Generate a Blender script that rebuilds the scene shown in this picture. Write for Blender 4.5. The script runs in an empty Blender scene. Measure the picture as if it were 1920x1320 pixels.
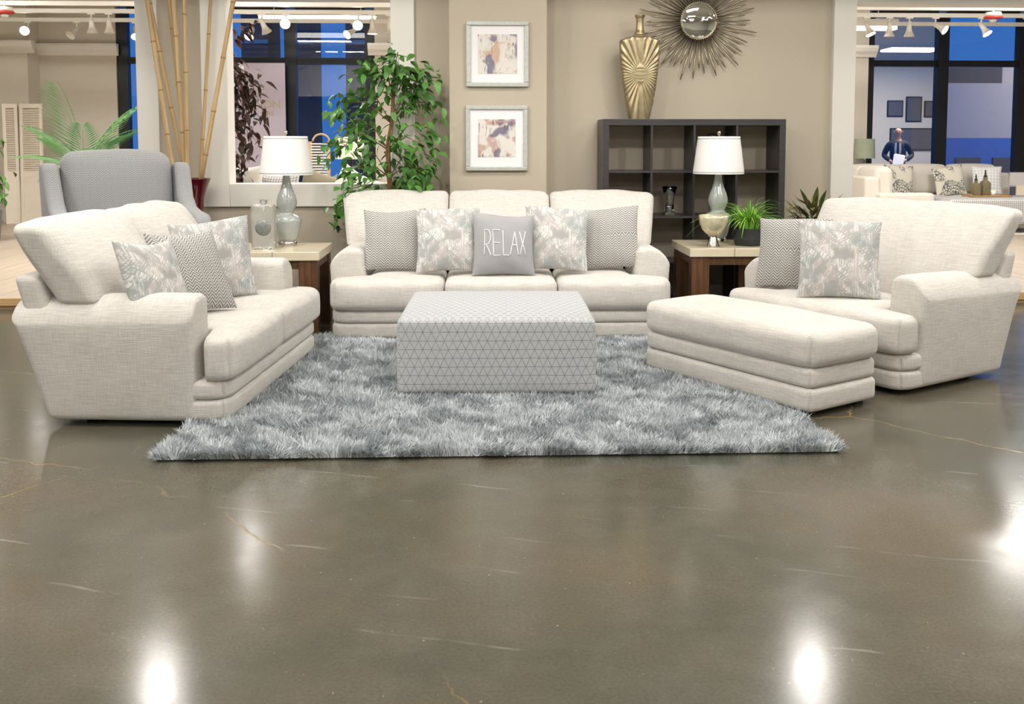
import bpy, math, random
import numpy as np
from mathutils import Vector, Matrix
random.seed(7); rng = np.random.default_rng(7)
S = bpy.context.scene
COL = S.collection
PI = math.pi

# ------------------------------------------------------------------ camera, sky, exposure
cd = bpy.data.cameras.new('camera'); cam = bpy.data.objects.new('camera', cd); COL.objects.link(cam)
cd.sensor_fit = 'HORIZONTAL'; cd.sensor_width = 36.0; cd.lens = 36.0 * 1800 / 1920
cd.shift_y = -0.1342; cd.clip_start = 0.05; cd.clip_end = 200
cam.location = (0, 0, 1.43)
cam.rotation_euler = (PI / 2 - math.atan(.0735), 0, -math.radians(2.2))
S.camera = cam
S.view_settings.view_transform = 'Standard'; S.view_settings.look = 'None'
S.view_settings.gamma = 1; S.view_settings.exposure = -0.27; S.view_settings.use_curve_mapping = False
wd = bpy.data.worlds.new('dusk'); S.world = wd; wd.use_nodes = True
bg = wd.node_tree.nodes['Background']; bg.inputs[0].default_value = (.022, .14, .50, 1); bg.inputs[1].default_value = 1.25

CEIL = 3.8
P_FILL = 55.0      # added fill panels over the main hall (W each)
P_BACK = 95.0      # added fill panels over the back room
P_SPOT = 95.0      # track spots

# ------------------------------------------------------------------ helpers
def tag(o, label=None, cat=None, group=None, kind=None):
    if label: o['label'] = label
    if cat: o['category'] = cat
    if group: o['group'] = group
    if kind: o['kind'] = kind
    return o
def empty(name, loc=(0, 0, 0), rz=0, label=None, cat=None, group=None):
    o = bpy.data.objects.new(name, None); COL.objects.link(o); o.location = loc; o.rotation_euler = (0, 0, rz)
    o.empty_display_size = .1
    return tag(o, label, cat, group)
def box_uv(me):
    n = len(me.loops)
    if n == 0: return
    uvl = me.uv_layers.new(name='UVMap')
    co = np.empty(len(me.vertices) * 3); me.vertices.foreach_get('co', co); co = co.reshape(-1, 3)
    vi = np.empty(n, dtype=np.int32); me.loops.foreach_get('vertex_index', vi)
    pn = np.empty(len(me.polygons) * 3); me.polygons.foreach_get('normal', pn); pn = np.abs(pn.reshape(-1, 3))
    tot = np.empty(len(me.polygons), dtype=np.int32); me.polygons.foreach_get('loop_total', tot)
    ax = np.argmax(pn, axis=1); lax = np.repeat(ax, tot)
    p = co[vi]; uv = np.empty((n, 2))
    m = lax == 0; uv[m] = p[m][:, [1, 2]]
    m = lax == 1; uv[m] = p[m][:, [0, 2]]
    m = lax == 2; uv[m] = p[m][:, [0, 1]]
    uvl.data.foreach_set('uv', uv.ravel())
def mesh(name, v, f, smooth=True, uv=None):
    me = bpy.data.meshes.new(name)
    me.from_pydata([tuple(map(float, p)) for p in v], [], [tuple(map(int, q)) for q in f])
    me.update()
    if smooth: me.polygons.foreach_set('use_smooth', [True] * len(me.polygons))
    if uv is not None:
        l = me.uv_layers.new(name='UVMap')
        vi = np.empty(len(me.loops), dtype=np.int32); me.loops.foreach_get('vertex_index', vi)
        l.data.foreach_set('uv', np.asarray(uv, dtype=float)[vi].ravel())
    else: box_uv(me)
    return me
def ob(name, me, mat, parent=None, loc=(0, 0, 0), rot=(0, 0, 0), kind=None):
    o = bpy.data.objects.new(name, me); COL.objects.link(o)
    if mat is not None and len(me.materials) == 0: me.materials.append(mat)
    o.location = loc; o.rotation_euler = rot
    if parent: o.parent = parent
    if kind: o['kind'] = kind
    return o
def merge(parts):
    V = []; Fc = []; k = 0
    for v, f in parts:
        V.extend([tuple(p) for p in v]); Fc.extend([tuple(i + k for i in q) for q in f]); k += len(v)
    return V, Fc
def bx(x0, x1, y0, y1, z0, z1):
    v = [(x0,y0,z0),(x1,y0,z0),(x1,y1,z0),(x0,y1,z0),(x0,y0,z1),(x1,y0,z1),(x1,y1,z1),(x0,y1,z1)]
    return v, [(0,3,2,1),(4,5,6,7),(0,1,5,4),(1,2,6,5),(2,3,7,6),(3,0,4,7)]
def boxo(name, b, mat, parent=None, loc=(0,0,0), rot=(0,0,0), bevel=0, kind=None):
    v, f = bx(*b)
    o = ob(name, mesh(name, v, f, smooth=False), mat, parent, loc, rot, kind)
    if bevel:
        m = o.modifiers.new('bev', 'BEVEL'); m.width = bevel; m.segments = 2
    return o
def soft(hx, hy, hz, r, n=(24, 12, 6), bulge=(0, 0, 0), fn=None, k=4):
    """rounded, slightly puffed box; half sizes, corner radius"""
    def ts(h, n):
        a = np.linspace(0, r, k + 1)
        return np.unique(np.round(np.concatenate([-h + a, np.linspace(-h + r, h - r, n + 1), h - a]), 7))
    X, Y, Z = ts(hx, n[0]), ts(hy, n[1]), ts(hz, n[2])
    idx = {}; V = []; Fc = []
    def vid(p):
        q = (round(p[0], 5), round(p[1], 5), round(p[2], 5))
        if q not in idx: idx[q] = len(V); V.append(p)
        return idx[q]
    def face(A, B, mk, flip):
        g = [[vid(mk(a, b)) for b in B] for a in A]
        for i in range(len(A) - 1):
            for j in range(len(B) - 1):
                q = (g[i][j], g[i+1][j], g[i+1][j+1], g[i][j+1])
                Fc.append(q[::-1] if flip else q)
    face(X, Y, lambda a, b: (a, b, hz), False); face(X, Y, lambda a, b: (a, b, -hz), True)
    face(X, Z, lambda a, b: (a, -hy, b), False); face(X, Z, lambda a, b: (a, hy, b), True)
    face(Y, Z, lambda a, b: (hx, a, b), False); face(Y, Z, lambda a, b: (-hx, a, b), True)
    p = np.array(V); h = np.array([hx, hy, hz])
    q = np.clip(p, -(h - r), h - r); d = p - q
    L = np.linalg.norm(d, axis=1); L[L == 0] = 1
    mx = np.abs(d).max(axis=1)
    p = q + d / L[:, None] * np.where(mx > 0, r * (mx / r), 0)[:, None]
    t = p / h
    e = 1 - np.clip(np.abs(t), 0, 1) ** 2.4
    p[:, 0] += bulge[0] * t[:, 0] * e[:, 1] * e[:, 2]
    p[:, 1] += bulge[1] * t[:, 1] * e[:, 0] * e[:, 2]
    p[:, 2] += bulge[2] * t[:, 2] * e[:, 0] * e[:, 1]
    if fn is not None: p = fn(p)
    return p, Fc
def wob(p, a, s, ph=0.):
    """soft irregular wrinkles in metres"""
    x, y, z = p[:, 0] * s + ph, p[:, 1] * s - ph, p[:, 2] * s + 2 * ph
    w = np.sin(x * 1.7 + 1.3 * np.sin(y * 1.1 + z)) * np.sin(z * 2.1 + 1.1 * np.sin(x * .9 - y)) + .5 * np.sin(3.1 * x + 2.3 * z - y)
    q = p.copy(); q[:, 1] += a * w; q[:, 2] += a * .6 * np.roll(w, 0)
    return q
def lathe(prof, n=32, cap=True):
    V = []; Fc = []
    for (r, z) in prof:
        for i in range(n):
            a = 2 * PI * i / n; V.append((r * math.cos(a), r * math.sin(a), z))
    m = len(prof)
    for j in range(m - 1):
        for i in range(n):
            k = (i + 1) % n
            Fc.append((j*n+i, j*n+k, (j+1)*n+k, (j+1)*n+i))
    if cap:
        if prof[0][0] > 1e-5: Fc.append(tuple(range(n))[::-1])
        if prof[-1][0] > 1e-5: Fc.append(tuple((m-1)*n + i for i in range(n)))
    return V, Fc
def tube(pts, rad, n=8, cap=True):
    pts = [Vector(p) for p in pts]; m = len(pts)
    if not hasattr(rad, '__len__'): rad = [rad] * m
    V = []; Fc = []; up = Vector((0.13, 0.21, 1)).normalized()
    pu = None
    for i, p in enumerate(pts):
        t = (pts[min(i+1, m-1)] - pts[max(i-1, 0)]).normalized()
        if pu is None:
            a = up if abs(t.dot(up)) < .95 else Vector((1, 0, 0))
            pu = (a - t * a.dot(t)).normalized()
        else: pu = (pu - t * pu.dot(t)).normalized()
        w = t.cross(pu)
        for k in range(n):
            an = 2 * PI * k / n
            V.append(tuple(p + (pu * math.cos(an) + w * math.sin(an)) * rad[i]))
    for i in range(m - 1):
        for k in range(n):
            l = (k + 1) % n
            Fc.append((i*n+k, i*n+l, (i+1)*n+l, (i+1)*n+k))
    if cap: Fc.append(tuple(range(n))[::-1]); Fc.append(tuple((m-1)*n+k for k in range(n)))
    return V, Fc
def prism(poly, y0, y1):
    """poly in (x,z) extruded along y"""
    n = len(poly); V = [(x, y0, z) for x, z in poly] + [(x, y1, z) for x, z in poly]
    Fc = [tuple(range(n)), tuple(range(2*n-1, n-1, -1))]
    for i in range(n):
        j = (i + 1) % n; Fc.append((j, i, n+i, n+j))
    return V, Fc
def copy_tree(o, parent=None):
    c = o.copy(); COL.objects.link(c); c.parent = parent
    for ch in list(o.children): copy_tree(ch, c)
    return c

# ------------------------------------------------------------------ materials
def srgb(r, g, b):
    f = lambda c: (c / 255 / 12.92) if c <= 10 else ((c / 255 + .055) / 1.055) ** 2.4
    return (f(r), f(g), f(b), 1)
class N:
    def __init__(s, name):
        s.m = bpy.data.materials.new(name); s.m.use_nodes = True; s.t = s.m.node_tree; s.b = s.t.nodes['Principled BSDF']
    def n(s, ty, **kw):
        x = s.t.nodes.new(ty)
        for k, v in kw.items():
            if k.startswith('i_'): x.inputs[int(k[2:])].default_value = v
            else: setattr(x, k, v)
        return x
    def l(s, a, b): s.t.links.new(a, b)
    def math(s, op, a, b=None, c=None):
        x = s.t.nodes.new('ShaderNodeMath'); x.operation = op
        for i, v in enumerate((a, b, c)):
            if v is None: continue
            if hasattr(v, 'links'): s.l(v, x.inputs[i])
            else: x.inputs[i].default_value = v
        return x.outputs[0]
    def mix(s, fac, a, b):
        x = s.t.nodes.new('ShaderNodeMix'); x.data_type = 'RGBA'
        for i, v in ((0, fac), (6, a), (7, b)):
            if hasattr(v, 'links'): s.l(v, x.inputs[i])
            else: x.inputs[i].default_value = v
        return x.outputs[2]
    def uv(s, sc=(1, 1, 1), src='UV', rot=(0, 0, 0)):
        c = s.t.nodes.new('ShaderNodeTexCoord'); m = s.t.nodes.new('ShaderNodeMapping')
        m.inputs['Scale'].default_value = sc; m.inputs['Rotation'].default_value = rot
        s.l(c.outputs[src], m.inputs[0]); return m.outputs[0]
    def noise(s, vec, scale, det=2, rough=.5, dist=0):
        x = s.t.nodes.new('ShaderNodeTexNoise'); x.inputs['Scale'].default_value = scale
        x.inputs['Detail'].default_value = det; x.inputs['Roughness'].default_value = rough; x.inputs['Distortion'].default_value = dist
        s.l(vec, x.inputs['Vector']); return x.outputs[0]
    def ramp(s, fac, p0, p1):
        x = s.t.nodes.new('ShaderNodeMapRange'); x.inputs[1].default_value = p0; x.inputs[2].default_value = p1; x.clamp = True
        s.l(fac, x.inputs[0]); return x.outputs[0]
    def bump(s, h, dist, st=1.0):
        x = s.t.nodes.new('ShaderNodeBump'); x.inputs['Distance'].default_value = dist; x.inputs['Strength'].default_value = st
        s.l(h, x.inputs['Height']); s.l(x.outputs[0], s.b.inputs['Normal'])
    def col(s, c): (s.l(c, s.b.inputs['Base Color']) if hasattr(c, 'links') else setattr(s.b.inputs['Base Color'], 'default_value', c))
    def rough(s, c): (s.l(c, s.b.inputs['Roughness']) if hasattr(c, 'links') else setattr(s.b.inputs['Roughness'], 'default_value', c))
    def set(s, **k):
        for a, v in k.items(): s.b.inputs[a.replace('_', ' ')].default_value = v
        return s
def plain(name, c, rough=.5, metal=0., var=.06, vs=6., bump=0., bs=60., trans=0., coat=0.):
    k = N(name); v = k.uv(src='Object')
    n = k.noise(v, vs, 4)
    d = tuple(x * (1 - 2 * var) for x in c[:3]) + (1,); e = tuple(min(1, x * (1 + 2 * var)) for x in c[:3]) + (1,)
    k.col(k.mix(n, d, e)); k.rough(rough); k.b.inputs['Metallic'].default_value = metal
    if trans: k.b.inputs['Transmission Weight'].default_value = trans
    if coat: k.b.inputs['Coat Weight'].default_value = coat; k.b.inputs['Coat Roughness'].default_value = .03
    if bump: k.bump(k.noise(v, bs, 3), bump)
    return k.m
def linen(name, c0, c1, c2, streak=1.):
    k = N(name); a = k.uv((9, 190, 1)); b = k.uv((170, 12, 1)); f = k.uv((1, 1, 1))
    n1 = k.ramp(k.noise(a, 1, 3, .6), .32, .72); n2 = k.ramp(k.noise(b, 1, 3, .6), .35, .75)
    big = k.noise(f, 5, 2)
    c = k.mix(n1, c0, c1)
    c = k.mix(k.math('MULTIPLY', n2, .45 * streak), c, c2)
    c = k.mix(k.math('MULTIPLY', k.ramp(big, .4, .75), .25), c, c1)
    k.col(c); k.rough(.92); k.set(Sheen_Weight=.15, Specular_IOR_Level=.2)
    w = k.math('ADD', n1, k.math('ADD', n2, k.noise(f, 500, 1)))
    k.bump(w, .0012, .8)
    return k.m
def herring(name, c0, c1, freq=52., zig=18., amp=.5):
    k = N(name); c = k.t.nodes.new('ShaderNodeTexCoord'); sp = k.t.nodes.new('ShaderNodeSeparateXYZ'); k.l(c.outputs['UV'], sp.inputs[0])
    tri = k.math('PINGPONG', k.math('MULTIPLY', sp.outputs[0], zig), .5)
    v = k.math('ADD', k.math('MULTIPLY', sp.outputs[1], freq), k.math('MULTIPLY', tri, amp * freq / zig * 2))
    f = k.math('PINGPONG', v, .5)
    f = k.ramp(f, .17, .33)
    n = k.noise(k.uv((1, 1, 1)), 300, 2)
    f2 = k.math('ADD', k.math('MULTIPLY', f, .8), k.math('MULTIPLY', n, .2))
    k.col(k.mix(f2, c0, c1)); k.rough(.9); k.set(Specular_IOR_Level=.2, Sheen_Weight=.1); k.bump(f, .0012, .7)
    return k.m
def mapprint(name):
    """grey-and-white sketchy block print: patches of slanted bars, grids and brush strokes"""
    k = N(name); r2 = k.uv((1, 1, 1))
    vo = k.n('ShaderNodeTexVoronoi', feature='F1', distance='MANHATTAN'); vo.inputs['Scale'].default_value = 9; k.l(r2, vo.inputs['Vector'])
    sp = k.t.nodes.new('ShaderNodeSeparateColor'); k.l(vo.outputs['Color'], sp.inputs[0]); c0, c1, c2 = sp.outputs
    def bars(ang, sc, row, mort):
        br = k.n('ShaderNodeTexBrick'); br.inputs['Scale'].default_value = sc; br.inputs['Mortar Size'].default_value = mort; br.inputs['Mortar Smooth'].default_value = .3
        br.inputs['Brick Width'].default_value = .3; br.inputs['Row Height'].default_value = row
        br.inputs['Color1'].default_value = (1, 1, 1, 1); br.inputs['Color2'].default_value = (.15, .15, .15, 1); br.inputs['Mortar'].default_value = (0, 0, 0, 1)
        k.l(k.uv((1, 1, 1), rot=(0, 0, ang)), br.inputs['Vector']); return br.outputs['Color']
    b1 = bars(.7, 16, .55, .06); b2 = bars(-.75, 22, .3, .05); b3 = bars(0., 26, .35, .07)
    sel = k.mix(k.math('GREATER_THAN', c0, .42), b1, b2); sel = k.mix(k.math('GREATER_THAN', c0, .78), sel, b3)
    brush = k.ramp(k.noise(k.uv((90, 9, 1), rot=(0, 0, .7)), 1, 3, .7), .42, .6)
    patch = k.ramp(k.noise(r2, 9, 3, .6, .5), .44, .54)
    c = k.mix(k.ramp(c1, .3, .7), srgb(166, 165, 162), srgb(184, 178, 174))
    c = k.mix(k.math('MULTIPLY', k.math('GREATER_THAN', c2, .7), .8), c, srgb(160, 164, 163))
    c = k.mix(k.math('MULTIPLY', k.math('MULTIPLY', sel, patch), .85), c, srgb(224, 221, 216))
    c = k.mix(k.math('MULTIPLY', k.math('MULTIPLY', brush, k.ramp(k.noise(r2, 12, 2), .48, .58)), .75), c, srgb(228, 226, 222))
    k.col(c); k.rough(.85); k.set(Specular_IOR_Level=.25); k.bump(k.noise(r2, 420, 2), .001, .5)
    return k.m
def trellis(name):
    k = N(name); c = k.t.nodes.new('ShaderNodeTexCoord'); sp = k.t.nodes.new('ShaderNodeSeparateXYZ')
    nv = k.t.nodes.new('ShaderNodeTexNoise'); nv.inputs['Scale'].default_value = 9; k.l(c.outputs['UV'], nv.inputs['Vector'])
    add = k.n('ShaderNodeMix', data_type='VECTOR'); add.inputs[0].default_value = .006; k.l(c.outputs['UV'], add.inputs[4]); k.l(nv.outputs['Color'], add.inputs[5])
    k.l(add.outputs[1], sp.inputs[0]); u, v = sp.outputs[0], sp.outputs[1]
    def line(e, w):
        return k.math('SUBTRACT', 1, k.ramp(k.math('PINGPONG', e, .5), w * .35, w))
    h = line(k.math('DIVIDE', v, .0485), .045)
    d1 = line(k.math('DIVIDE', k.math('ADD', u, k.math('MULTIPLY', v, .49)), .0475), .045)
    d2 = line(k.math('DIVIDE', k.math('SUBTRACT', u, k.math('MULTIPLY', v, .49)), .0475), .045)
    m = k.math('MAXIMUM', h, k.math('MAXIMUM', d1, d2))
    m = k.math('MULTIPLY', m, k.math('ADD', .35, k.math('MULTIPLY', k.noise(c.outputs['UV'], 30, 2), .8)))
    base = k.mix(k.noise(k.uv((260, 260, 1)), 1, 2), srgb(176, 178, 180), srgb(196, 197, 198))
    k.col(k.mix(m, base, srgb(92, 99, 100))); k.rough(.9); k.set(Specular_IOR_Level=.2); k.bump(k.noise(k.uv((500, 500, 1)), 1, 1), .0006, .6)
    return k.m
def plaid(name, bgc, lc, s=.03, w=.1):
    k = N(name); c = k.t.nodes.new('ShaderNodeTexCoord'); sp = k.t.nodes.new('ShaderNodeSeparateXYZ'); k.l(c.outputs['UV'], sp.inputs[0])
    a = k.math('LESS_THAN', k.math('PINGPONG', k.math('DIVIDE', sp.outputs[0], s), .5), w)
    b = k.math('LESS_THAN', k.math('PINGPONG', k.math('DIVIDE', sp.outputs[1], s), .5), w)
    k.col(k.mix(k.math('MULTIPLY', k.math('ADD', a, b), .5), bgc, lc)); k.rough(.9)
    return k.m
def wood(name, c0, c1, sc=(2, 30, 30), rough=.4, src='Object'):
    k = N(name); v = k.uv(sc, src)
    n = k.noise(v, 1.5, 5, .6, .6); k.col(k.mix(k.ramp(n, .3, .7), c0, c1)); k.rough(rough); k.bump(n, .0006, .4)
    return k.m
def emis(name, c, st):
    k = N(name); k.col((.8, .7, .55, 1) if 'shade' in name else (.8, .8, .8, 1)); k.b.inputs['Emission Color'].default_value = c; k.b.inputs['Emission Strength'].default_value = st
    return k.m
def glassy(name, tint=(1, 1, 1, 1), ior=1.5):
    k = N(name); t = k.t; t.nodes.remove(k.b)
    out = [x for x in t.nodes if x.type == 'OUTPUT_MATERIAL'][0]
    tr = k.n('ShaderNodeBsdfTransparent'); tr.inputs[0].default_value = tint
    gl = k.n('ShaderNodeBsdfGlossy'); gl.inputs['Roughness'].default_value = .0
    lw = k.n('ShaderNodeLayerWeight'); fr = k.math('ADD', .045, k.math('MULTIPLY', k.math('POWER', lw.outputs['Facing'], 5), .9))
    mx = k.n('ShaderNodeMixShader'); k.l(fr, mx.inputs[0]); k.l(tr.outputs[0], mx.inputs[1]); k.l(gl.outputs[0], mx.inputs[2]); k.l(mx.outputs[0], out.inputs[0])
    return k.m
def concrete(name):
    k = N(name); v = k.uv((1, 1, 1), 'Object')
    a = k.noise(v, .9, 4, .55, .4); b = k.noise(v, 5, 5, .65); c = k.noise(v, 90, 3, .7)
    col = k.mix(k.ramp(a, .35, .68), srgb(77, 79, 69), srgb(103, 93, 76))
    col = k.mix(k.math('MULTIPLY', k.ramp(b, .45, .75), .45), col, srgb(108, 105, 94))
    col = k.mix(k.math('MULTIPLY', k.ramp(c, .35, .7), .5), col, srgb(66, 64, 55))
    # ochre hairline cracks: thin borders of large distorted cells, kept only in some areas
    dv = k.n('ShaderNodeMix', data_type='VECTOR'); dv.inputs[0].default_value = .16
    nz = k.t.nodes.new('ShaderNodeTexNoise'); nz.inputs['Scale'].default_value = 3.2; nz.inputs['Detail'].default_value = 6; nz.inputs['Roughness'].default_value = .6
    k.l(v, nz.inputs['Vector']); k.l(v, dv.inputs[4]); k.l(nz.outputs['Color'], dv.inputs[5])
    vo = k.n('ShaderNodeTexVoronoi', feature='DISTANCE_TO_EDGE'); vo.inputs['Scale'].default_value = .42; k.l(dv.outputs[1], vo.inputs['Vector'])
    cr = k.math('SUBTRACT', 1, k.ramp(vo.outputs['Distance'], .0006, .0022))
    cr = k.math('MULTIPLY', cr, k.ramp(k.noise(v, 1.1, 2), .42, .6))
    col = k.mix(k.math('MULTIPLY', cr, .6), col, srgb(172, 146, 92))
    # pale scuffs
    sc = k.ramp(k.noise(k.uv((2, 14, 1), 'Object', (0, 0, .5)), 2.2, 6, .75, .3), .66, .8)
    col = k.mix(k.math('MULTIPLY', sc, .35), col, srgb(176, 174, 166))
    sp_ = k.ramp(k.noise(v, 55, 2, .5), .73, .76); col = k.mix(k.math('MULTIPLY', sp_, .5), col, srgb(170, 160, 138))
    wv = k.n('ShaderNodeTexWave', wave_type='RINGS'); wv.inputs['Scale'].default_value = 1.3; wv.inputs['Distortion'].default_value = 2.5; wv.inputs['Detail'].default_value = 2; k.l(k.uv((1, 1, 1), 'Object', (0, 0, .3)), wv.inputs['Vector'])
    arc = k.math('MULTIPLY', k.ramp(wv.outputs[1], .992, .999), k.ramp(k.noise(v, 2.4, 3), .56, .66)); col = k.mix(k.math('MULTIPLY', arc, .3), col, srgb(168, 168, 164))
    k.col(col)
    rg = k.math('ADD', .10, k.math('MULTIPLY', k.noise(k.uv((3, 3, 1), 'Object'), 3, 6, .7), .15))
    k.rough(k.math('ADD', rg, k.math('MULTIPLY', sc, .2))); k.set(Specular_IOR_Level=.62)
    k.bump(k.math('ADD', k.noise(v, 14, 4, .6), k.math('MULTIPLY', cr, -1.5)), .0007, .35)
    return k.m

M = {}
M['linen'] = linen('cream_linen', srgb(194, 189, 182), srgb(225, 220, 213), srgb(174, 169, 163))
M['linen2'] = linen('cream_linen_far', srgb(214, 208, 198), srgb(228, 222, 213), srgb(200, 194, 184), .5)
M['herr'] = herring('grey_herringbone', srgb(104, 103, 100), srgb(204, 201, 196))
M['herr_chair'] = herring('grey_chair_tweed', srgb(124, 125, 126), srgb(172, 172, 172), 60, 20)
M['print'] = mapprint('grey_block_print')
M['solid'] = plain('grey_cotton', srgb(158, 157, 158), .85, bump=.0004, bs=400)
M['thread'] = plain('white_thread', srgb(238, 238, 236), .7)
M['trellis'] = trellis('grey_trellis_fabric')
M['wall'] = plain('beige_paint', srgb(182, 171, 153), .75, var=.02, vs=2, bump=.0004, bs=220)
M['white'] = plain('white_paint', srgb(222, 218, 210), .55, var=.01, vs=3)
M['cream'] = plain('cream_wall_paint', srgb(205, 199, 186), .75, var=.015, vs=2)
M['ceil'] = plain('ceiling_paint', srgb(214, 208, 196), .85, var=.02)
M['conc'] = concrete('polished_concrete')
M['plank'] = wood('greyed_oak', srgb(164, 148, 130), srgb(192, 178, 160), (30, 1.2, 30), .35)
M['nosing'] = wood('pine_edge', srgb(196, 160, 112), srgb(218, 184, 138), (2, 30, 30), .5)
M['dark'] = wood('espresso_wood', srgb(50, 47, 49), srgb(64, 60, 61), (3, 40, 40), .38)
M['walnut'] = wood('walnut', srgb(66, 44, 28), srgb(104, 72, 46), (25, 25, 2), .35)
M['stone'] = plain('cream_travertine', srgb(208, 197, 172), .22, var=.05, vs=9)
M['ceramic'] = plain('grey_glazed_ceramic', srgb(164, 169, 165), .12, var=.03, vs=40, coat=.6)
M['shade'] = N('white_lampshade').m
k = N('white_lampshade_fabric'); k.col(srgb(238, 236, 234)); k.rough(.9); k.set(Subsurface_Weight=0.0); M['shade'] = k.m
M['nickel'] = plain('brushed_nickel', srgb(205, 198, 188), .22, 1., .03)
M['gold'] = plain('champagne_gold', srgb(168, 154, 122), .36, .85, .12, 40, .0005, 120)
M['silverleaf'] = plain('pewter_leaf', srgb(150, 140, 118), .3, .9, .1, 20)
M['mirror'] = plain('mirror_glass', srgb(235, 238, 236), .02, 1., 0)
M['frame'] = plain('pale_silver_frame', srgb(186, 189, 182), .4, .25, .12, 30, .0006, 90)
M['mat'] = plain('white_mat_board', srgb(240, 239, 240), .7, var=.005)
M['black'] = plain('black_planter', srgb(40, 40, 42), .6)
M['bronze'] = plain('dark_bronze_mullion', srgb(34, 36, 38), .35, .4)
M['glass'] = glassy('window_glass')
M['clear'] = N('clear_glass').set(Roughness=.01, IOR=1.48, Transmission_Weight=1.0, Base_Color=(.97, .99, .98, 1)).m
M['iceglass'] = N('rippled_clear_glass').set(Roughness=.05, IOR=1.45, Transmission_Weight=.85, Base_Color=(.95, .97, .95, 1)).m
M['mercury'] = plain('mercury_glass', srgb(214, 206, 176), .15, .35, .14, 22, .001, 60)
M['red'] = plain('oxblood_glaze', srgb(88, 10, 26), .1, 0, .2, 12, coat=.7)
M['bamboo'] = wood('bamboo_cane', srgb(160, 130, 88), srgb(196, 168, 124), (30, 30, 1.5), .4)
M['node'] = plain('bamboo_node', srgb(150, 112, 66), .5)
M['bark'] = wood('brown_bark', srgb(84, 62, 40), srgb(140, 106, 66), (30, 30, 6), .8)
def leafmat(name, a, b):
    k = N(name); oi = k.n('ShaderNodeObjectInfo'); n = k.noise(k.uv(src='Object'), 14, 2)
    k.col(k.mix(k.math('FRACT', k.math('ADD', oi.outputs['Random'], k.math('MULTIPLY', n, .5))), a, b)); k.rough(.38); k.set(Specular_IOR_Level=.4)
    return k.m
M['ficus'] = leafmat('ficus_leaf', srgb(38, 80, 36), srgb(118, 172, 82))
M['redleaf'] = leafmat('burgundy_leaf', srgb(28, 50, 36), srgb(78, 42, 42))
M['palm'] = leafmat('palm_leaf', srgb(44, 100, 54), srgb(112, 160, 96))
M['grass'] = leafmat('lime_grass', srgb(78, 150, 36), srgb(168, 214, 96))
M['fern'] = leafmat('olive_succulent', srgb(66, 90, 44), srgb(140, 130, 84))
M['lightpanel'] = emis('lit_diffuser', (1, .97, .9, 1), 9)
M['bulb'] = emis('lit_lamp_face', (1, .96, .9, 1), 40)
M['fixture'] = plain('white_enamel', srgb(225, 222, 212), .4, var=.01)
M['lilac'] = plain('lilac_wall', srgb(190, 180, 196), .8, var=.01)
M['lettergold'] = plain('pale_gold_letter', srgb(176, 168, 132), .4, .3)
M['redplastic'] = plain('red_plastic', srgb(176, 52, 40), .4)
M['shutter'] = plain('ivory_shutter_paint', srgb(226, 216, 200), .5, var=.02)
M['tower'] = plain('dark_tower_stone', srgb(62, 64, 74), .7)
M['facade'] = plain('grey_facade', srgb(178, 173, 172), .8, var=.03)
M['floral'] = None
k = N('floral_print'); v = k.uv((1, 1, 1)); vo = k.n('ShaderNodeTexVoronoi', feature='DISTANCE_TO_EDGE'); vo.inputs['Scale'].default_value = 26; k.l(v, vo.inputs['Vector'])
blob = k.ramp(k.noise(v, 3.4, 1), .47, .52)
k.col(k.mix(k.math('MULTIPLY', k.math('SUBTRACT', 1, k.ramp(vo.outputs['Distance'], .03, .16)), blob), srgb(224, 219, 204), srgb(72, 78, 84))); k.rough(.9); M['floral'] = k.m
M['plaid'] = plaid('grey_plaid', srgb(202, 200, 198), srgb(78, 80, 84), .03, .13)
M['plaidw'] = plaid('white_windowpane', srgb(236, 236, 236), srgb(120, 124, 134), .05, .06)
M['olive'] = plain('olive_velvet', srgb(128, 120, 100), .85)
M['suit'] = plain('navy_suit', srgb(30, 34, 46), .8)
M['shirt'] = plain('white_shirt', srgb(226, 226, 230), .8)
M['skin'] = plain('skin', srgb(196, 148, 126), .6, var=.02)
M['paper'] = plain('paper', srgb(220, 220, 224), .8)
M['screenblue'] = plain('blue_reflection_paint', srgb(44, 104, 178), .3)
M['pictdark'] = plain('dark_picture', srgb(84, 82, 84), .6, var=.15, vs=20)
M['warmshade'] = emis('lit_linen_shade', (1, .62, .32, 1), .22)
M['greenshade'] = plain('sage_lampshade', srgb(164, 172, 152), .85)
M['bottle'] = plain('amber_grey_glass', srgb(128, 118, 88), .2, .1, .15)
M['tray'] = wood('oak_tray', srgb(150, 116, 74), srgb(184, 150, 100))
M['rope'] = plain('rope', srgb(176, 150, 112), .9)
def artmat(name, a, b, c, seed):
    k = N(name); v = k.uv((1, 1, 1)); s = k.n('ShaderNodeVectorMath', operation='ADD'); k.l(v, s.inputs[0]); s.inputs[1].default_value = (seed, seed * .7, 0); v = s.outputs[0]
    big = k.noise(v, 7, 2, .4, .3); streak = k.n('ShaderNodeMapping'); streak.inputs['Scale'].default_value = (46, 11, 1); k.l(v, streak.inputs[0])
    st = k.noise(streak.outputs[0], 1, 4, .65, .6)
    col = k.mix(k.ramp(k.noise(v, 9, 1), .52, .6), srgb(226, 220, 212), a)
    col = k.mix(k.math('MULTIPLY', k.ramp(big, .54, .6), .9), col, b)
    col = k.mix(k.math('MULTIPLY', k.ramp(st, .56, .66), k.ramp(k.noise(v, 5, 2), .42, .56)), col, c)
    col = k.mix(k.ramp(k.noise(streak.outputs[0], 1.7, 3, .6, 1.), .62, .7), col, srgb(240, 238, 234))
    k.col(col); k.rough(.5)
    return k.m
M['art1'] = artmat('abstract_print_upper', srgb(206, 176, 154), srgb(120, 116, 140), srgb(60, 60, 62), 2.3)
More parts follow.
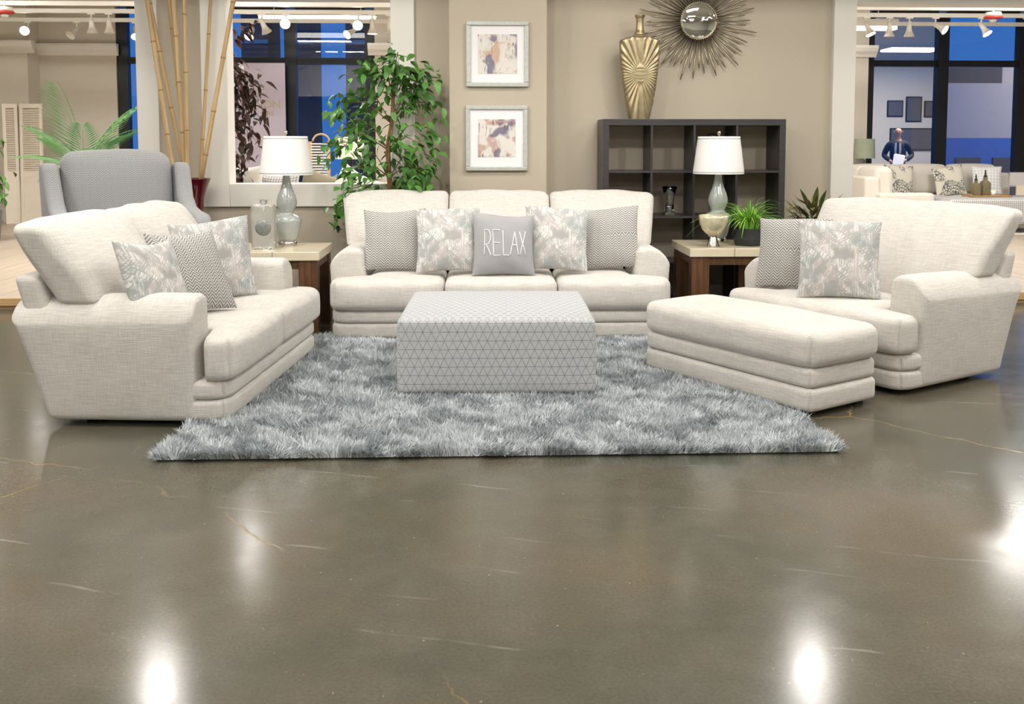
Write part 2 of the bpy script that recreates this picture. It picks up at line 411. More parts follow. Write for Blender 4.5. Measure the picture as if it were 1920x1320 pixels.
M['art2'] = artmat('abstract_print_lower', srgb(198, 166, 156), srgb(112, 102, 128), srgb(70, 70, 54), 5.1)

# ------------------------------------------------------------------ setting: floor, walls, ceiling
def struct(name, b, mat, bevel=0, parent=None):
    o = boxo(name, b, mat, bevel=bevel, parent=parent)
    if parent is None: o['kind'] = 'structure'
    return o
struct('floor', (-9.6, 9.6, -6, 8.42, -.2, 0), M['conc'])
struct('ceiling', (-12, 14, -6, 17.4, CEIL, CEIL + .1), M['ceil'])
struct('wall_left', (-9.8, -9.6, -6, 17.4, 0, CEIL), M['cream'])
struct('wall_right', (11.9, 12.1, 8.4, 17.4, 0, CEIL), M['cream'])
struct('wall_right_hall', (9.6, 9.8, -6, 8.42, 0, CEIL), M['cream'])
struct('wall_rear', (-9.8, 9.8, -6.2, -6, 0, CEIL), M['cream'])
WY = 8.45
pf = struct('floor_platform', (-9.6, 11.9, 8.42, 17.4, -.2, .07), M['nosing'])
vp, fp = bx(-.0735, .0735, 0, 8.6, 0, .028); pm = mesh('plank', vp, fp, False); pm.materials.append(M['plank'])
for i in range(143):
    o = ob('plank', pm, None, pf, (-9.5 + i * .15, 8.40, .071 + .0006 * (i % 3)))
for i, (a, b) in enumerate(((-9.6, -2.93), (3.37, 9.6))):
    o = boxo('trim_%d' % (i + 1), (a, b, 8.375, 8.398, .036, .1), M['nosing']); o['kind'] = 'structure'
    o = boxo('trim_%d' % (i + 3), (a, b, 8.405, 8.419, .0, .034), M['nosing']); o['kind'] = 'structure'
w = struct('wall_back', (-2.72, -2.354, WY, WY + .18, 0, CEIL), M['wall'])
def wseg(b, m='wall'): return boxo('wall_panel', b, M[m], w)
wseg((-2.354, -.523, WY, WY + .18, 0, .9)); wseg((-2.354, -.523, WY, WY + .18, 2.78, CEIL))
wseg((-.73, -.523, WY, WY + .18, .9, 2.78)); wseg((-.523, 3.16, WY, WY + .18, 0, CEIL))
wseg((-2.354, -2.14, WY, WY + .18, .9, 2.78))
wseg((-9.6, -2.72, WY, WY + .18, 2.68, CEIL), 'white'); wseg((3.16, 9.6, WY, WY + .18, 2.66, CEIL), 'white')
struct('wall_pilaster', (-.215, .61, 8.2, WY, 0, CEIL), M['wall'])
def trim(n, b, bev=.006):
    o = boxo('trim_%d' % n, b, M['white'], bevel=bev); o['kind'] = 'structure'
trim(5, (-2.905, -2.72, WY - .03, WY + .2, 0, CEIL)); trim(6, (-2.354, -2.13, WY - .035, WY + .2, .885, CEIL - .02))
trim(7, (-.727, -.523, WY - .035, WY + .2, .885, CEIL - .02)); trim(8, (-2.13, -.727, WY - .03, WY + .2, .885, 1.085))
trim(9, (3.147, 3.348, WY - .06, WY + .24, 0, CEIL - .01))
for i, b in enumerate(((-2.72, -.215), (.61, 3.147))):
    o = boxo('baseboard_back' if i == 0 else 'baseboard_right', (b[0], b[1], WY - .02, WY - .001, 0, .176), M['white'], bevel=.004); o['kind'] = 'structure'

# far window wall of the back room (plane Y=17)
FY = 17.0
wf = struct('wall_far', (-9.6, -7.5, FY, FY + .3, 0.07, CEIL), M['cream'])
def fseg(b, m='cream'): return boxo('wall_panel', b, M[m], wf)
fseg((-7.5, -6.2, FY, FY + .3, .07, CEIL)); fseg((-1.72, 6.93, FY, FY + .3, .07, CEIL))
fseg((-6.2, -1.72, FY, FY + .3, .07, .62)); fseg((6.93, 11.9, FY, FY + .3, .07, .80))
fseg((-8.0, -7.5, FY - .45, FY, .1, CEIL)); fseg((-1.72, -1.0, FY - .25, FY, .1, CEIL)); fseg((6.2, 6.93, FY - .2, FY, .1, CEIL))
def crown(n, x0, x1, y, ret=True):
    poly = [(0, 0), (-.03, 0), (-.05, .05), (-.1, .1), (-.13, .16), (-.13, .2), (0, .2)]
    V = [(x, y + a, 2.95 + b) for x in (x0, x1) for a, b in poly]
    m = len(poly); Fc = [tuple(range(m)), tuple(range(2*m-1, m-1, -1))] + [((i+1) % m, i, m+i, m+(i+1) % m) for i in range(m)]
    o = ob('trim_%d' % n, mesh('crown', V, Fc, False), M['white']); o['kind'] = 'structure'
crown(10, -8.13, -7.37, FY - .45); crown(11, -7.5, -6.15, FY); crown(12, -1.83, -.9, FY - .25); crown(13, 6.1, 7.05, FY - .2)
boxo('baseboard_far', (-7.5, -6.2, FY - .03, FY, .1, .3), M['white'])['kind'] = 'structure'
def window(n, x0, x1, z0, z1, mulls, trans):
    fr = empty('window_%d' % n); fr['kind'] = 'structure'
    Y0, Y1 = FY + .04, FY + .2
    xs = [x0] + mulls + [x1]
    for x in xs: boxo('mullion', (x - .1, x + .1, Y0, Y1, z0, z1), M['bronze'], fr)
    zs = [z0] + trans + [z1]
    for z in zs:
        for i in range(len(xs) - 1): boxo('transom', (xs[i] + .1, xs[i+1] - .1, Y0 + .02, Y1, z - .055, z + .055), M['bronze'], fr)
    for i in range(len(xs) - 1):
        for j in range(len(zs) - 1):
            boxo('pane', (xs[i] + .1, xs[i+1] - .1, Y0 + .08, Y0 + .09, zs[j] + .055, zs[j+1] - .055), M['glass'], fr)
window(1, -6.12, -1.82, .66, 3.75, [-4.6, -3.22], [2.88])
window(2, 7.03, 11.8, .84, 3.75, [8.39, 9.87], [2.87])

# outside the windows
def out(name, b, mat, label, cat, parent=None):
    o = boxo(name, b, M[mat], parent)
    if parent is None: tag(o, label, cat)
    return o
for i, (a, b, lab) in enumerate(((-4.05, -3.6, 'narrow dark tower column outside, left of the middle window mullion'), (-3.3, -2.85, 'dark tower column outside, just right of the window mullion'), (-2.25, -1.1, 'wide dark tower block outside, behind the ficus tree'), (-9.3, -8.3, 'dark tower block outside the left window'))):
    o = out('tower_column', (a * 30 / 17, b * 30 / 17, 30, 32, -3, 30), 'tower', lab, 'building')
    for z in (4.5, 6.0): boxo('ledge', (a * 30 / 17 - .02, b * 30 / 17 + .02, 29.94, 30, z, z + .12), M['facade'], o)
g = empty('low_building', (0, 0, 0), label='pale grey building with dark roof block beyond the right window', cat='building')
boxo('facade', (14.2, 26, 30, 34, -1, 3.35), M['facade'], g); boxo('roof_block', (15.0, 16.9, 30.4, 34, 3.35, 3.95), M['tower'], g); boxo('roof_block', (16.9, 26, 30.4, 34, 3.35, 4.0), M['facade'], g)
boxo('reflection_band', (14.2, 26, 29.9, 30, -1, 1.62), M['screenblue'], g)  # blue of the reflections put into the lower facade colour
for x in (15.2, 16.4, 17.3): boxo('window_bay', (x, x + .8, 29.84, 29.9, .2, 1.0), M['tower'], g)
t = empty('facade_fill_lamp', (19.5, 25.5, -1), 0, 'added unseen pole lamp brightening the pale building outside the right window', 'fill lamp')  # added out-of-view lamp to brighten the pale facade
ob('pole', mesh('pole', *tube([(0, 0, 0), (0, 0, 6.6), (-.1, .6, 6.9)], [.09, .05, .04], 10)), M['bronze'], t); boxo('lamp_head', (-.25, .05, .4, .9, 6.85, 6.95), M['bronze'], t); boxo('lens', (-.22, .02, .43, .87, 6.83, 6.85), M['lightpanel'], t)
pl = bpy.data.lights.new('facade_fill_light', 'AREA'); pl.energy = 560; pl.size = .4; pl.color = (1, .9, .84); o = bpy.data.objects.new('facade_fill_light', pl); COL.objects.link(o); o.parent = t; o.location = (-.1, .65, 6.8); o.rotation_euler = (.75, 0, 0)
# reflection in the glass, built as a stand-in beyond it: wall, man, pictures
h = empty('reflection_stand_in', (0, 0, 0), label='lit gallery wall with ceiling standing in for a reflection in the right window', cat='building')
boxo('back_wall', (8.6, 12.05, 24.5, 24.7, -.2, 5.4), M['cream'], h); boxo('side_pier', (7.6, 8.42, 20.2, 20.5, -.2, 5.4), M['facade'], h)
boxo('floor_slab', (7.6, 12.05, 20.2, 24.5, -.25, -.0), M['facade'], h); boxo('roof_slab', (7.6, 12.05, 20.2, 24.5, 5.4, 5.6), M['tower'], h)
for z in (1.7, 2.6, 3.5, 4.2): boxo('window_slot', (8.26, 8.38, 20.17, 20.2, z, z + .55), M['tower'], h)
boxo('light_panel', (9.6, 10.8, 22.0, 22.6, 3.6, 3.65), M['lightpanel'], h)
for i, (a, b, z0, z1, lab) in enumerate(((10.61, 11.03, 2.13, 2.55, 'small square dark picture, left of three on the reflection stand-in wall'), (11.10, 11.52, 2.0, 2.65, 'tall dark picture, middle of three on the reflection stand-in wall'), (11.58, 11.98, 2.12, 2.54, 'square dark picture, right of three on the reflection stand-in wall'), (10.70, 11.86, 1.26, 1.84, 'wide dark picture behind the man in a suit, on the reflection stand-in wall'))):
    p = empty('reflected_picture', ((a + b) / 2, 24.5, (z0 + z1) / 2), label=lab, cat='picture')
    boxo('frame', ((a - b) / 2, (b - a) / 2, -.04, 0, (z0 - z1) / 2, (z1 - z0) / 2), M['bronze'], p, bevel=.01)
    boxo('canvas', ((a - b) / 2 + .03, (b - a) / 2 - .03, -.046, -.04, (z0 - z1) / 2 + .03, (z1 - z0) / 2 - .03), M['pictdark'], p)
al = bpy.data.lights.new('stand_in_fill_lamp', 'AREA'); al.energy = 190; al.size = 1.2; al.size_y = .6; al.shape = 'RECTANGLE'; al.color = (1, .93, .84)  # added lamp to brighten the reflection stand-in
o = bpy.data.objects.new('stand_in_fill_lamp', al); COL.objects.link(o); o.location = (10.2, 21.6, 3.58); o.parent = h

# ------------------------------------------------------------------ lighting fixtures
def fill_panel(loc, power, label, sx=1.2, sy=.6, col=(1, .972, .935)):  # unseen ceiling panels added for soft overhead fill
    t = empty('ceiling_fill_panel', loc, label=label, cat='ceiling light', group='added ceiling fill panels')
    fr = merge([bx(-sx/2-.04, sx/2+.04, -sy/2-.04, -sy/2, -.05, 0), bx(-sx/2-.04, sx/2+.04, sy/2, sy/2+.04, -.05, 0), bx(-sx/2-.04, -sx/2, -sy/2, sy/2, -.05, 0), bx(sx/2, sx/2+.04, -sy/2, sy/2, -.05, 0)])
    ob('frame', mesh('frame', *fr, False), M['fixture'], t)
    boxo('diffuser', (-sx/2, sx/2, -sy/2, sy/2, -.03, -.02), M['lightpanel'], t)
    a = bpy.data.lights.new('fill_lamp', 'AREA'); a.shape = 'RECTANGLE'; a.size = sx; a.size_y = sy; a.energy = power; a.color = col
    l = bpy.data.objects.new('fill_lamp', a); COL.objects.link(l); l.parent = t; l.location = (0, 0, -.045)
for i, x in enumerate((-5.4, -1.8, 1.8, 5.4)):
    for j, y in enumerate((-2.6, .6, 3.6, 6.2)):
        fill_panel((x, y, CEIL - .002), P_FILL, 'added soft fill panel on the ceiling over the showroom floor, out of view overhead')
for i, x in enumerate((-7, -3.4, .2, 3.8, 7.4)):
    for j, y in enumerate((9.8, 12.0)):
        fill_panel((x, y, CEIL - .002), P_BACK, 'added soft fill panel on the ceiling over the back room')
def rail(y, z, x0, x1, lab):
    v, f = bx(x0, x1, y - .025, y + .025, z - .03, z + .03)
    o = ob('track_rail', mesh('track_rail', v, f, False), M['fixture']); tag(o, lab, 'track rail')
rail(13.4, 3.33, -9, 9.5, 'white ceiling track rail nearest the partition, in the back room')
rail(14.3, 3.35, -9, 9.5, 'white ceiling track rail in the middle of the back room')
rail(15.4, 3.36, -9, 9.5, 'white ceiling track rail nearest the windows')
rail(7.6, 3.12, -7, 7, 'white ceiling track rail above the cream sofa, out of view overhead')
def head(loc, aim, lab, lit=True, power=0, grp='track spotlights', spot=1.1, vis=True):
    """track head: stem, yoke, cone and lamp face aimed at a point"""
    t = empty('track_spotlight', loc, label=lab, cat='spotlight', group=grp)
    ob('stem', mesh('stem', *tube([(0, 0, 0), (0, 0, -.11)], .012, 8)), M['fixture'], t)
    ob('adapter', mesh('adapter', *bx(-.05, .05, -.02, .02, -.02, .02), False), M['fixture'], t)
    d = (Vector(aim) - Vector(loc)).normalized(); q = d.to_track_quat('-Z', 'Y').to_euler()
    p0 = Vector((0, 0, -.11))
    b = ob('housing', mesh('housing', *lathe([(.0, .05), (.03, .048), (.035, -.05), (.045, -.1), (.075, -.17), (.078, -.175), (.07, -.172), (.03, -.1), (0, -.09)], 20)), M['fixture'], t, p0, q)
    V, Fc = lathe([(0, -.150), (.045, -.152), (.066, -.165)], 20, False)
    ob('lamp_face', mesh('lamp_face', V, Fc), M['bulb'] if lit else M['fixture'], b)
    if power:
        a = bpy.data.lights.new('spot_lamp', 'SPOT'); a.energy = power; a.spot_size = spot; a.spot_blend = .6; a.shadow_soft_size = .07; a.color = (1, .965, .92)
        l = bpy.data.objects.new('spot_lamp', a); COL.objects.link(l); l.parent = b; l.location = (0, 0, -.18)
    return t
# back-room heads (seen), aims in world coordinates
for (x, y, z, ax, ay, az, lit, lab) in (
    (-6.95, 15.4, 3.36, -6.2, 8.5, 1.2, 1, 'lit track spotlight above the shutters, glaring at the camera'),
    (-6.2, 15.4, 3.36, -8, 12, 0, 0, 'white track spotlight just right of the glaring one at left'),
    (-7.6, 15.4, 3.36, -8.6, 14.0, 1.2, 1, 'lit track spotlight farthest left, tilted toward the shutters'),
    (-5.55, 14.3, 3.35, -5.4, 14.3, 0, 0, 'white track spotlight pointing down beside the left blue window'),
    (-5.3, 14.3, 3.35, -5.2, 14.2, 0, 0, 'white track spotlight pointing down, nearest the left white trim'),
    (-5.3, 15.4, 3.36, -4.6, 13.5, 1.0, 1, 'lit track spotlight above the palm, tilted right'),
    (-3.95, 14.3, 3.35, -3.2, 8.5, 1.4, 1, 'lit track spotlight above the dark tree, facing camera'),
    (-3.7, 14.3, 3.35, -3.9, 13.8, 0, 0, 'white track spotlight behind the lit one over the dark tree'),
    (-3.5, 15.4, 3.36, -3.9, 13.2, 1.0, 1, 'lit track spotlight tilted down toward the dark tree top'),
    (-3.1, 14.3, 3.35, -2.6, 14.2, 2.2, 0, 'white track spotlight turned right, at the window mullion'),
    (-2.75, 14.3, 3.35, -2.2, 8.5, 1.5, 1, 'lit track spotlight in front of the long fluorescent fixture'),
    (-1.7, 14.3, 3.35, -1.5, 9.0, 1.0, 1, 'lit track spotlight at right end of the fluorescent fixture'),
    (-1.9, 15.4, 3.36, -3.0, 14.2, 2.4, 1, 'lit track spotlight slanting left below the rail, over the ficus'),
    (-1.5, 14.3, 3.35, -1.5, 14.2, 0, 1, 'lit track spotlight pointing down near the right window casing'),
    (-1.25, 14.3, 3.35, -1.2, 13.9, 0, 0, 'white track spotlight nearest the right window casing'),
    (5.85, 14.3, 3.35, 6.4, 13.6, 1.5, 1, 'lit track spotlight first from the white column in right bay'),
    (6.2, 14.3, 3.35, 6.2, 14.3, 0, 0, 'unlit track spotlight second from the white column, pointing down'),
    (6.5, 14.3, 3.35, 6.55, 14.3, 0, 0, 'unlit track spotlight third from the white column, pointing down'),
    (6.9, 14.3, 3.35, 8.1, 12.9, 2.2, 1, 'lit track spotlight turned right, fourth from the white column'),
    (7.6, 14.3, 3.35, 8.3, 13.3, 1.6, 1, 'lit track spotlight beside the dark mullion in right bay'),
    (8.3, 14.3, 3.35, 8.2, 9.5, 1.6, 0, 'round faced track spotlight farthest right against blue sky')):
    head((x, y, z - .03), (ax, ay, az), lab, bool(lit), 0)
# heads over the display, out of frame above; two of them mirror in the floor
for (x, ax, ay, az, pw, lab) in (
    (-2.55, -1.4, 2.0, .3, 40, 'lit track spotlight over the loveseat, mirrored in the floor at left'),
    (2.75, 1.6, 2.0, .3, 40, 'lit track spotlight over the armchair, mirrored in the floor at right'),
    (-4.9, -4.2, 3, .3, 40, 'lit track spotlight over the grey chair, mirrored at the left edge')):
    head((x, 7.6, 3.09), (ax, ay, az), lab, True, pw)
rail(4.6, 3.5, -7, 7, 'white ceiling track rail over the shag rug, out of view overhead')
for (x, ax, ay, az, pw, lab) in (
    (-2.6, -.2, 8.4, 1.3, 1, 'track spotlight washing the ficus tree and pilaster'),
    (-.6, .2, 8.2, 1.7, 1, 'track spotlight washing the framed prints'),
    (3.4, 1.9, 8.4, 1.7, 1, 'track spotlight washing the bookcase from the right'),
    (1.2, .2, 7.3, .5, 1, 'track spotlight on the cream sofa'),
    (-3.4, -1.8, 6, .5, 1, 'track spotlight on the loveseat'),
    (4.0, 2.6, 6, .5, 1, 'track spotlight on the big armchair')):
    head((x, 4.6, 3.47), (ax, ay, az), lab, True, P_SPOT * pw)
t = empty('fluorescent_fixture', (-2.55, 15.9, 3.5), label='long lit fluorescent fixture above the middle window', cat='ceiling light')
boxo('housing', (-.95, .95, -.11, .11, 0, .05), M['fixture'], t); [boxo('hanger', (-.006, .006, -.006, .006, .05, .3), M['fixture'], t, (q, 0, 0)) for q in (-.7, .7)]; boxo('tube_lens', (-.93, .93, -.1, .1, -.07, 0), M['lightpanel'], t)
t = empty('fluorescent_fixture', (5.9, 15.9, 3.42), label='long lit fluorescent fixture in the right bay by the column', cat='ceiling light')
boxo('housing', (-1.1, 1.1, -.11, .11, .02, .07), M['fixture'], t); [boxo('hanger', (-.006, .006, -.006, .006, .07, .38), M['fixture'], t, (q, 0, 0)) for q in (-.8, .8)]; boxo('tube_lens', (-1.08, 1.08, -.1, .1, -.1, .02), M['lightpanel'], t)
for x, y, lab in ((-6.16, 13.0, 'red ringed smoke detector at top left'), (7.07, 13.0, 'red ringed smoke detector hanging at top right')):
    t = empty('smoke_detector', (x, y, 3.17), label=lab, cat='smoke detector')
    ob('base', mesh('base', *lathe([(.008, .62), (.008, .06), (.1, .05), (.11, 0)], 20)), M['fixture'], t)
    ob('ring', mesh('ring', *lathe([(.11, 0), (.125, -.02), (.1, -.04)], 20)), M['redplastic'], t)
    ob('sensor', mesh('sensor', *lathe([(.045, -.04), (.05, -.06), (.03, -.08)], 16)), M['fixture'], t)

# ------------------------------------------------------------------ shag rug (real fibres)
def fuzz(x, y, s, seed=0.):
    return (np.sin(x*s*1.3+seed+1.7*np.sin(y*s*.8+seed*2)) + np.sin(y*s*1.9-seed+1.3*np.sin(x*s*1.1)) + .6*np.sin((x+y)*s*2.7+seed*3)) / 2.6
def in_rect(x, y, cx, cy, hx, hy, rz):
    c, s = math.cos(rz), math.sin(rz); dx, dy = x - cx, y - cy
    return (np.abs(c*dx + s*dy) < hx) & (np.abs(-s*dx + c*dy) < hy)
RX0, RX1, RY0, RY1 = -1.44, 1.68, 4.31, 6.99
LOVE = (-1.63, 5.73, math.radians(85.1)); CHAIR = (2.478, 6.066, math.radians(-59.8)); OTB = (1.637, 5.53, math.radians(-58.5)); SOFA = (.19, 7.325, math.radians(-.7)); OTS = (.13, 5.80, math.radians(-1.5))
rug = empty('shag_rug', ((RX0+RX1)/2, (RY0+RY1)/2, 0), label='grey and silver shag rug under the furniture group', cat='rug')
boxo('backing', ((RX0-RX1)/2, (RX1-RX0)/2, (RY0-RY1)/2, (RY1-RY0)/2, .001, .012), plain('rug_backing', srgb(104, 108, 108), .95), rug)
nb = 330000
x = rng.uniform(RX0 - .015, RX1 + .015, nb); y = RY0 - .015 + (RY1 - RY0 + .02) * rng.uniform(0, 1, nb) ** 1.25
for (c, hx, hy) in ((LOVE, .89, .45), (OTB, .635, .27), (SOFA, 1.215, .45), (OTS, .54, .51), (CHAIR, .66, .46)):
    m = ~in_rect(x, y, c[0], c[1], hx, hy, c[2]); x, y = x[m], y[m]
nb = len(x)
g1 = fuzz(x, y, 7, 1.) ; g2 = fuzz(x, y, 17, 4.); ang = 3.2 * g1 + 2.2 * g2 + 1.6 * fuzz(x, y, 38, 3.) + rng.normal(0, .6, nb)
lean = .032 + .018 * fuzz(x, y, 11, 2.) + rng.normal(0, .008, nb)
ln = .05 + rng.normal(0, .008, nb)
dx, dy = np.cos(ang) * lean, np.sin(ang) * lean - .006
hgt = np.sqrt(np.clip(ln**2 - lean**2, .0003, 1))
wdt = rng.uniform(.0014, .0028, nb); sa = rng.uniform(0, PI, nb); wx, wy = np.cos(sa) * wdt, np.sin(sa) * wdt
cx0, cy0 = (RX0+RX1)/2, (RY0+RY1)/2
P = np.empty((nb, 5, 3)); lx, ly = x - cx0, y - cy0
P[:, 0] = np.stack([lx - wx, ly - wy, np.full(nb, .008)], 1); P[:, 1] = np.stack([lx + wx, ly + wy, np.full(nb, .008)], 1)
P[:, 2] = np.stack([lx + .42*dx + wx, ly + .42*dy + wy, .008 + .62*hgt], 1); P[:, 3] = np.stack([lx + .42*dx - wx, ly + .42*dy - wy, .008 + .62*hgt], 1)
P[:, 4] = np.stack([lx + dx, ly + dy, .008 + hgt], 1)
me = bpy.data.meshes.new('pile'); me.vertices.add(nb * 5); me.vertices.foreach_set('co', P.ravel())
base = (np.arange(nb) * 5)[:, None]
li = np.concatenate([base + np.array([[0, 1, 2, 3]]), base + np.array([[3, 2, 4]])], 1).ravel()
me.loops.add(nb * 7); me.loops.foreach_set('vertex_index', li.astype(np.int32))
me.polygons.add(nb * 2); me.polygons.foreach_set('loop_start', np.stack([np.arange(nb) * 7, np.arange(nb) * 7 + 4], 1).ravel().astype(np.int32))
me.update(calc_edges=True)
shade = np.clip(.55 + .16 * g2 + .10 * g1 + .14 * fuzz(x, y, 43, 7.) + rng.normal(0, .24, nb), 0, 1)  # random yarn tones; light and dark of the pile direction also painted in
at = me.attributes.new('tone', 'FLOAT', 'POINT'); at.data.foreach_set('value', np.repeat(shade, 5))
k = N('shag_yarn'); a = k.n('ShaderNodeAttribute', attribute_name='tone')
k.col(k.mix(a.outputs['Fac'], srgb(130, 139, 143), srgb(236, 239, 242))); k.rough(.6); k.set(Specular_IOR_Level=.3); 
ob('pile', me, k.m, rug, kind='stuff')

# ------------------------------------------------------------------ upholstery
def vround(p, hx, hy, R, front_only=True):
    ax = np.abs(p[:, 0]) - (hx - R); ay = (-p[:, 1] if front_only else np.abs(p[:, 1])) - (hy - R)
    m = (ax > 0) & (ay > 0)
    L = np.hypot(ax[m], ay[m]); mx = np.maximum(ax[m], ay[m]); f = mx / np.maximum(L, 1e-9)
    p = p.copy()
    p[m, 0] = np.sign(p[m, 0]) * (hx - R + ax[m] * f)
    s = -1 if front_only else np.sign(p[m, 1])
    p[m, 1] = s * (hy - R + ay[m] * f)
    return p
def sstep(t): t = np.clip(t, 0, 1); return t * t * (3 - 2 * t)
def sofa(name, W, D, nseat, nback, place, label, cat, mat):
    t = empty(name, (place[0], place[1], 0), place[2], label, cat)
    hw, hd = W / 2, D / 2; ARM = .25; AF = -hd + .17; EXT = .035   # arm width, arm front
    for nm, z0, z1 in (('base_band', .03, .14), ('base_rail', .14, .236)):
        hz = (z1 - z0) / 2
        p, f = soft(hw, hd - .04, hz, .03, (30, 12, 2), (0, .006, 0), lambda q: vround(q, hw, hd - .04, .11))
        ob(nm, mesh(nm, p, f), mat, t, (0, -.04, (z0 + z1) / 2))
    for s in (-1, 1):
        hy = (hd - AF) / 2; hz = .318
        def armf(q, s=s, hy=hy, hz=hz):
            q = q.copy(); tx = q[:, 0] / (ARM / 2) * s; up = np.clip((q[:, 2] / hz + 1) / 2, 0, 1)
            q[:, 2] -= .085 * np.clip(tx + .15, 0, 2) ** 2 * up ** 3
            q[:, 2] -= .05 * np.clip(-tx - .55, 0, 2) * up ** 3
            q[:, 2] -= .02 * up ** 3 * sstep((q[:, 1] / hy) * .5 + .3)
            q[:, 1] += .28 * up * hz * 2 * np.clip((q[:, 1] / hy + 1) / 2, 0, 1) ** 2
            q[:, 0] += s * .03 * up
            return wob(q, .0018, 7, s)
        p, f = soft(ARM / 2, hy, hz, .035, (10, 18, 16), (.012, .008, .0), armf)
        ob('arm', mesh('arm', p, f), mat, t, (s * (hw - ARM / 2 + .002), (hd + AF) / 2, .03 + hz))
    def backf(q):
        q = q.copy(); q[:, 1] += .27 * (q[:, 2] + .36); q[:, 0] *= 1 + .03 * (q[:, 2] + .36); return q
    p, f = soft(hw - .03, .07, .36, .04, (30, 3, 14), (0, .01, 0), backf)
    ob('back_frame', mesh('back_frame', p, f), mat, t, (0, hd - .09, .05 + .36))
    # seat cushions (T-shaped at the ends)
    cw = W / nseat
    for i in range(nseat):
        x0, x1 = -hw - .012 + i * cw + (0.012 if i else 0), -hw + (i + 1) * cw + (.012 if i == nseat - 1 else 0)
        cxm = (x0 + x1) / 2; y0, y1 = -hd - EXT, hd - .22; cym = (y0 + y1) / 2; hx, hy = (x1 - x0) / 2 - .002, (y1 - y0) / 2
        first, last = i == 0, i == nseat - 1
        def seatf(q, first=first, last=last, cxm=cxm, cym=cym, hx=hx, hy=hy):
            R = .10
            for sd, on in ((-1, first), (1, last)):
                if not on: continue
                q = q.copy(); ax = q[:, 0] * sd - (hx - R); ay = -q[:, 1] - (hy - R); m = (ax > 0) & (ay > 0)
                fct = np.maximum(ax[m], ay[m]) / np.maximum(np.hypot(ax[m], ay[m]), 1e-9)
                q[m, 0] = sd * (hx - R + ax[m] * fct); q[m, 1] = -(hy - R + ay[m] * fct)
                wy = sstep((q[:, 1] + cym - (AF - .05)) / .04)           # behind the arm front: pull in
                xx = q[:, 0] * sd; lim = hx - ARM - .012
                q[:, 0] = np.where(xx > lim - .1, sd * (xx - wy * (xx - (lim - .1)) * (1 - .1 / (hx - lim + .1))), q[:, 0])
            return wob(q, .0022, 5, i)
        p, f = soft(hx, hy, .108, .05, (26, 26, 4), (.0, .018, .03), seatf)
        ob('seat_cushion', mesh('seat_cushion', p, f), mat, t, (cxm, cym, .346))
    bw = (W + .0) / nback
    for i in range(nback):
        x0 = -hw + i * bw; cxm = x0 + bw / 2; hx = bw / 2 - .003; hz = .305
        first, last = i == 0, i == nback - 1
        def cushf(q, first=first, last=last, cxm=cxm, hx=hx, hz=hz, i=i):
            q = q.copy(); tz = q[:, 2] / hz
            for sd, on in ((-1, first), (1, last)):
                if not on: continue
                o = np.clip((q[:, 0] * sd - (hx - ARM - .02)) / .08, 0, 1)
                zmin = -hz + .19 * sstep(o)
                q[:, 2] = np.where(q[:, 2] < .12, zmin + (q[:, 2] + hz) * (.12 - zmin) / (.12 + hz), q[:, 2])
                e = np.clip((q[:, 0] * sd - (hx - .2)) / .2, 0, 1)
                q[:, 0] += sd * .05 * e * np.clip(q[:, 2] / hz, -.5, 1); q[:, 1] += .03 * e ** 2 * np.clip(tz, 0, 1)
                q[:, 2] -= .012 * e * np.clip(tz, 0, 1)
            q[:, 1] *= 1 - .25 * np.clip(tz, 0, 1) ** 2
            q = wob(q, .006, 6.5, 1.7 * i + W)
            q[:, 1] += .54 * (q[:, 2] + hz)          # lean back
            return q
        p, f = soft(hx, .105, hz, .05, (30, 5, 18), (.0, .085, .016), cushf, 5)
        ob('back_cushion', mesh('back_cushion', p, f), mat, t, (cxm, hd - .265, .735))
    for sx in (-1, 1):
        for sy in (-1, 1): boxo('foot', (-.04, .04, -.04, .04, 0, .045), M['black'], t, (sx * (hw - .16), sy * (hd - .18), 0))
    return t
sofa('three_seat_sofa', 2.45, .95, 3, 3, SOFA, 'long cream linen three-seat sofa facing the camera in the middle', 'sofa', M['linen'])
sofa('loveseat', 1.80, .93, 2, 2, LOVE, 'cream linen loveseat at left, turned side-on', 'loveseat', M['linen'])
sofa('wide_armchair', 1.36, .98, 1, 1, CHAIR, 'wide cream linen armchair at right, turned inward', 'armchair', M['linen'])
# rectangular cream ottoman
t = empty('footstool_ottoman', (OTB[0], OTB[1], 0), OTB[2], 'long cream linen ottoman in front of the armchair', 'ottoman')
for nm, z0, z1, hx, hy in (('base_band', .03, .155, .65, .285), ('base_rail', .155, .262, .645, .28)):
    p, f = soft(hx, hy, (z1 - z0) / 2, .03, (30, 14, 3), (.004, .004, 0), lambda q, hx=hx, hy=hy: vround(q, hx, hy, .05, False))
    ob(nm, mesh(nm, p, f), M['linen'], t, (0, 0, (z0 + z1) / 2))
p, f = soft(.665, .30, .092, .055, (36, 18, 4), (.015, .012, .035), lambda q: wob(vround(q, .665, .30, .09, False), .002, 6))
ob('cushion', mesh('cushion', p, f), M['linen'], t, (0, 0, .354))
for sx in (-1, 1):
    for sy in (-1, 1): boxo('foot', (-.03, .03, -.03, .03, 0, .04), M['black'], t, (sx * .56, sy * .2, 0))
# square trellis ottoman
t = empty('square_ottoman', (OTS[0], OTS[1], 0), OTS[2], 'square grey ottoman with triangle line pattern on the rug', 'ottoman')
p, f = soft(.556, .53, .213, .035, (24, 24, 12), (.008, .006, .022), lambda q: wob(q, .001, 5))
ob('upholstered_body', mesh('upholstered_body', p, f), M['trellis'], t, (0, 0, .245))
for sx in (-1, 1):
    for sy in (-1, 1): boxo('foot', (-.03, .03, -.03, .03, 0, .05), M['black'], t, (sx * .45, sy * .43, 0))

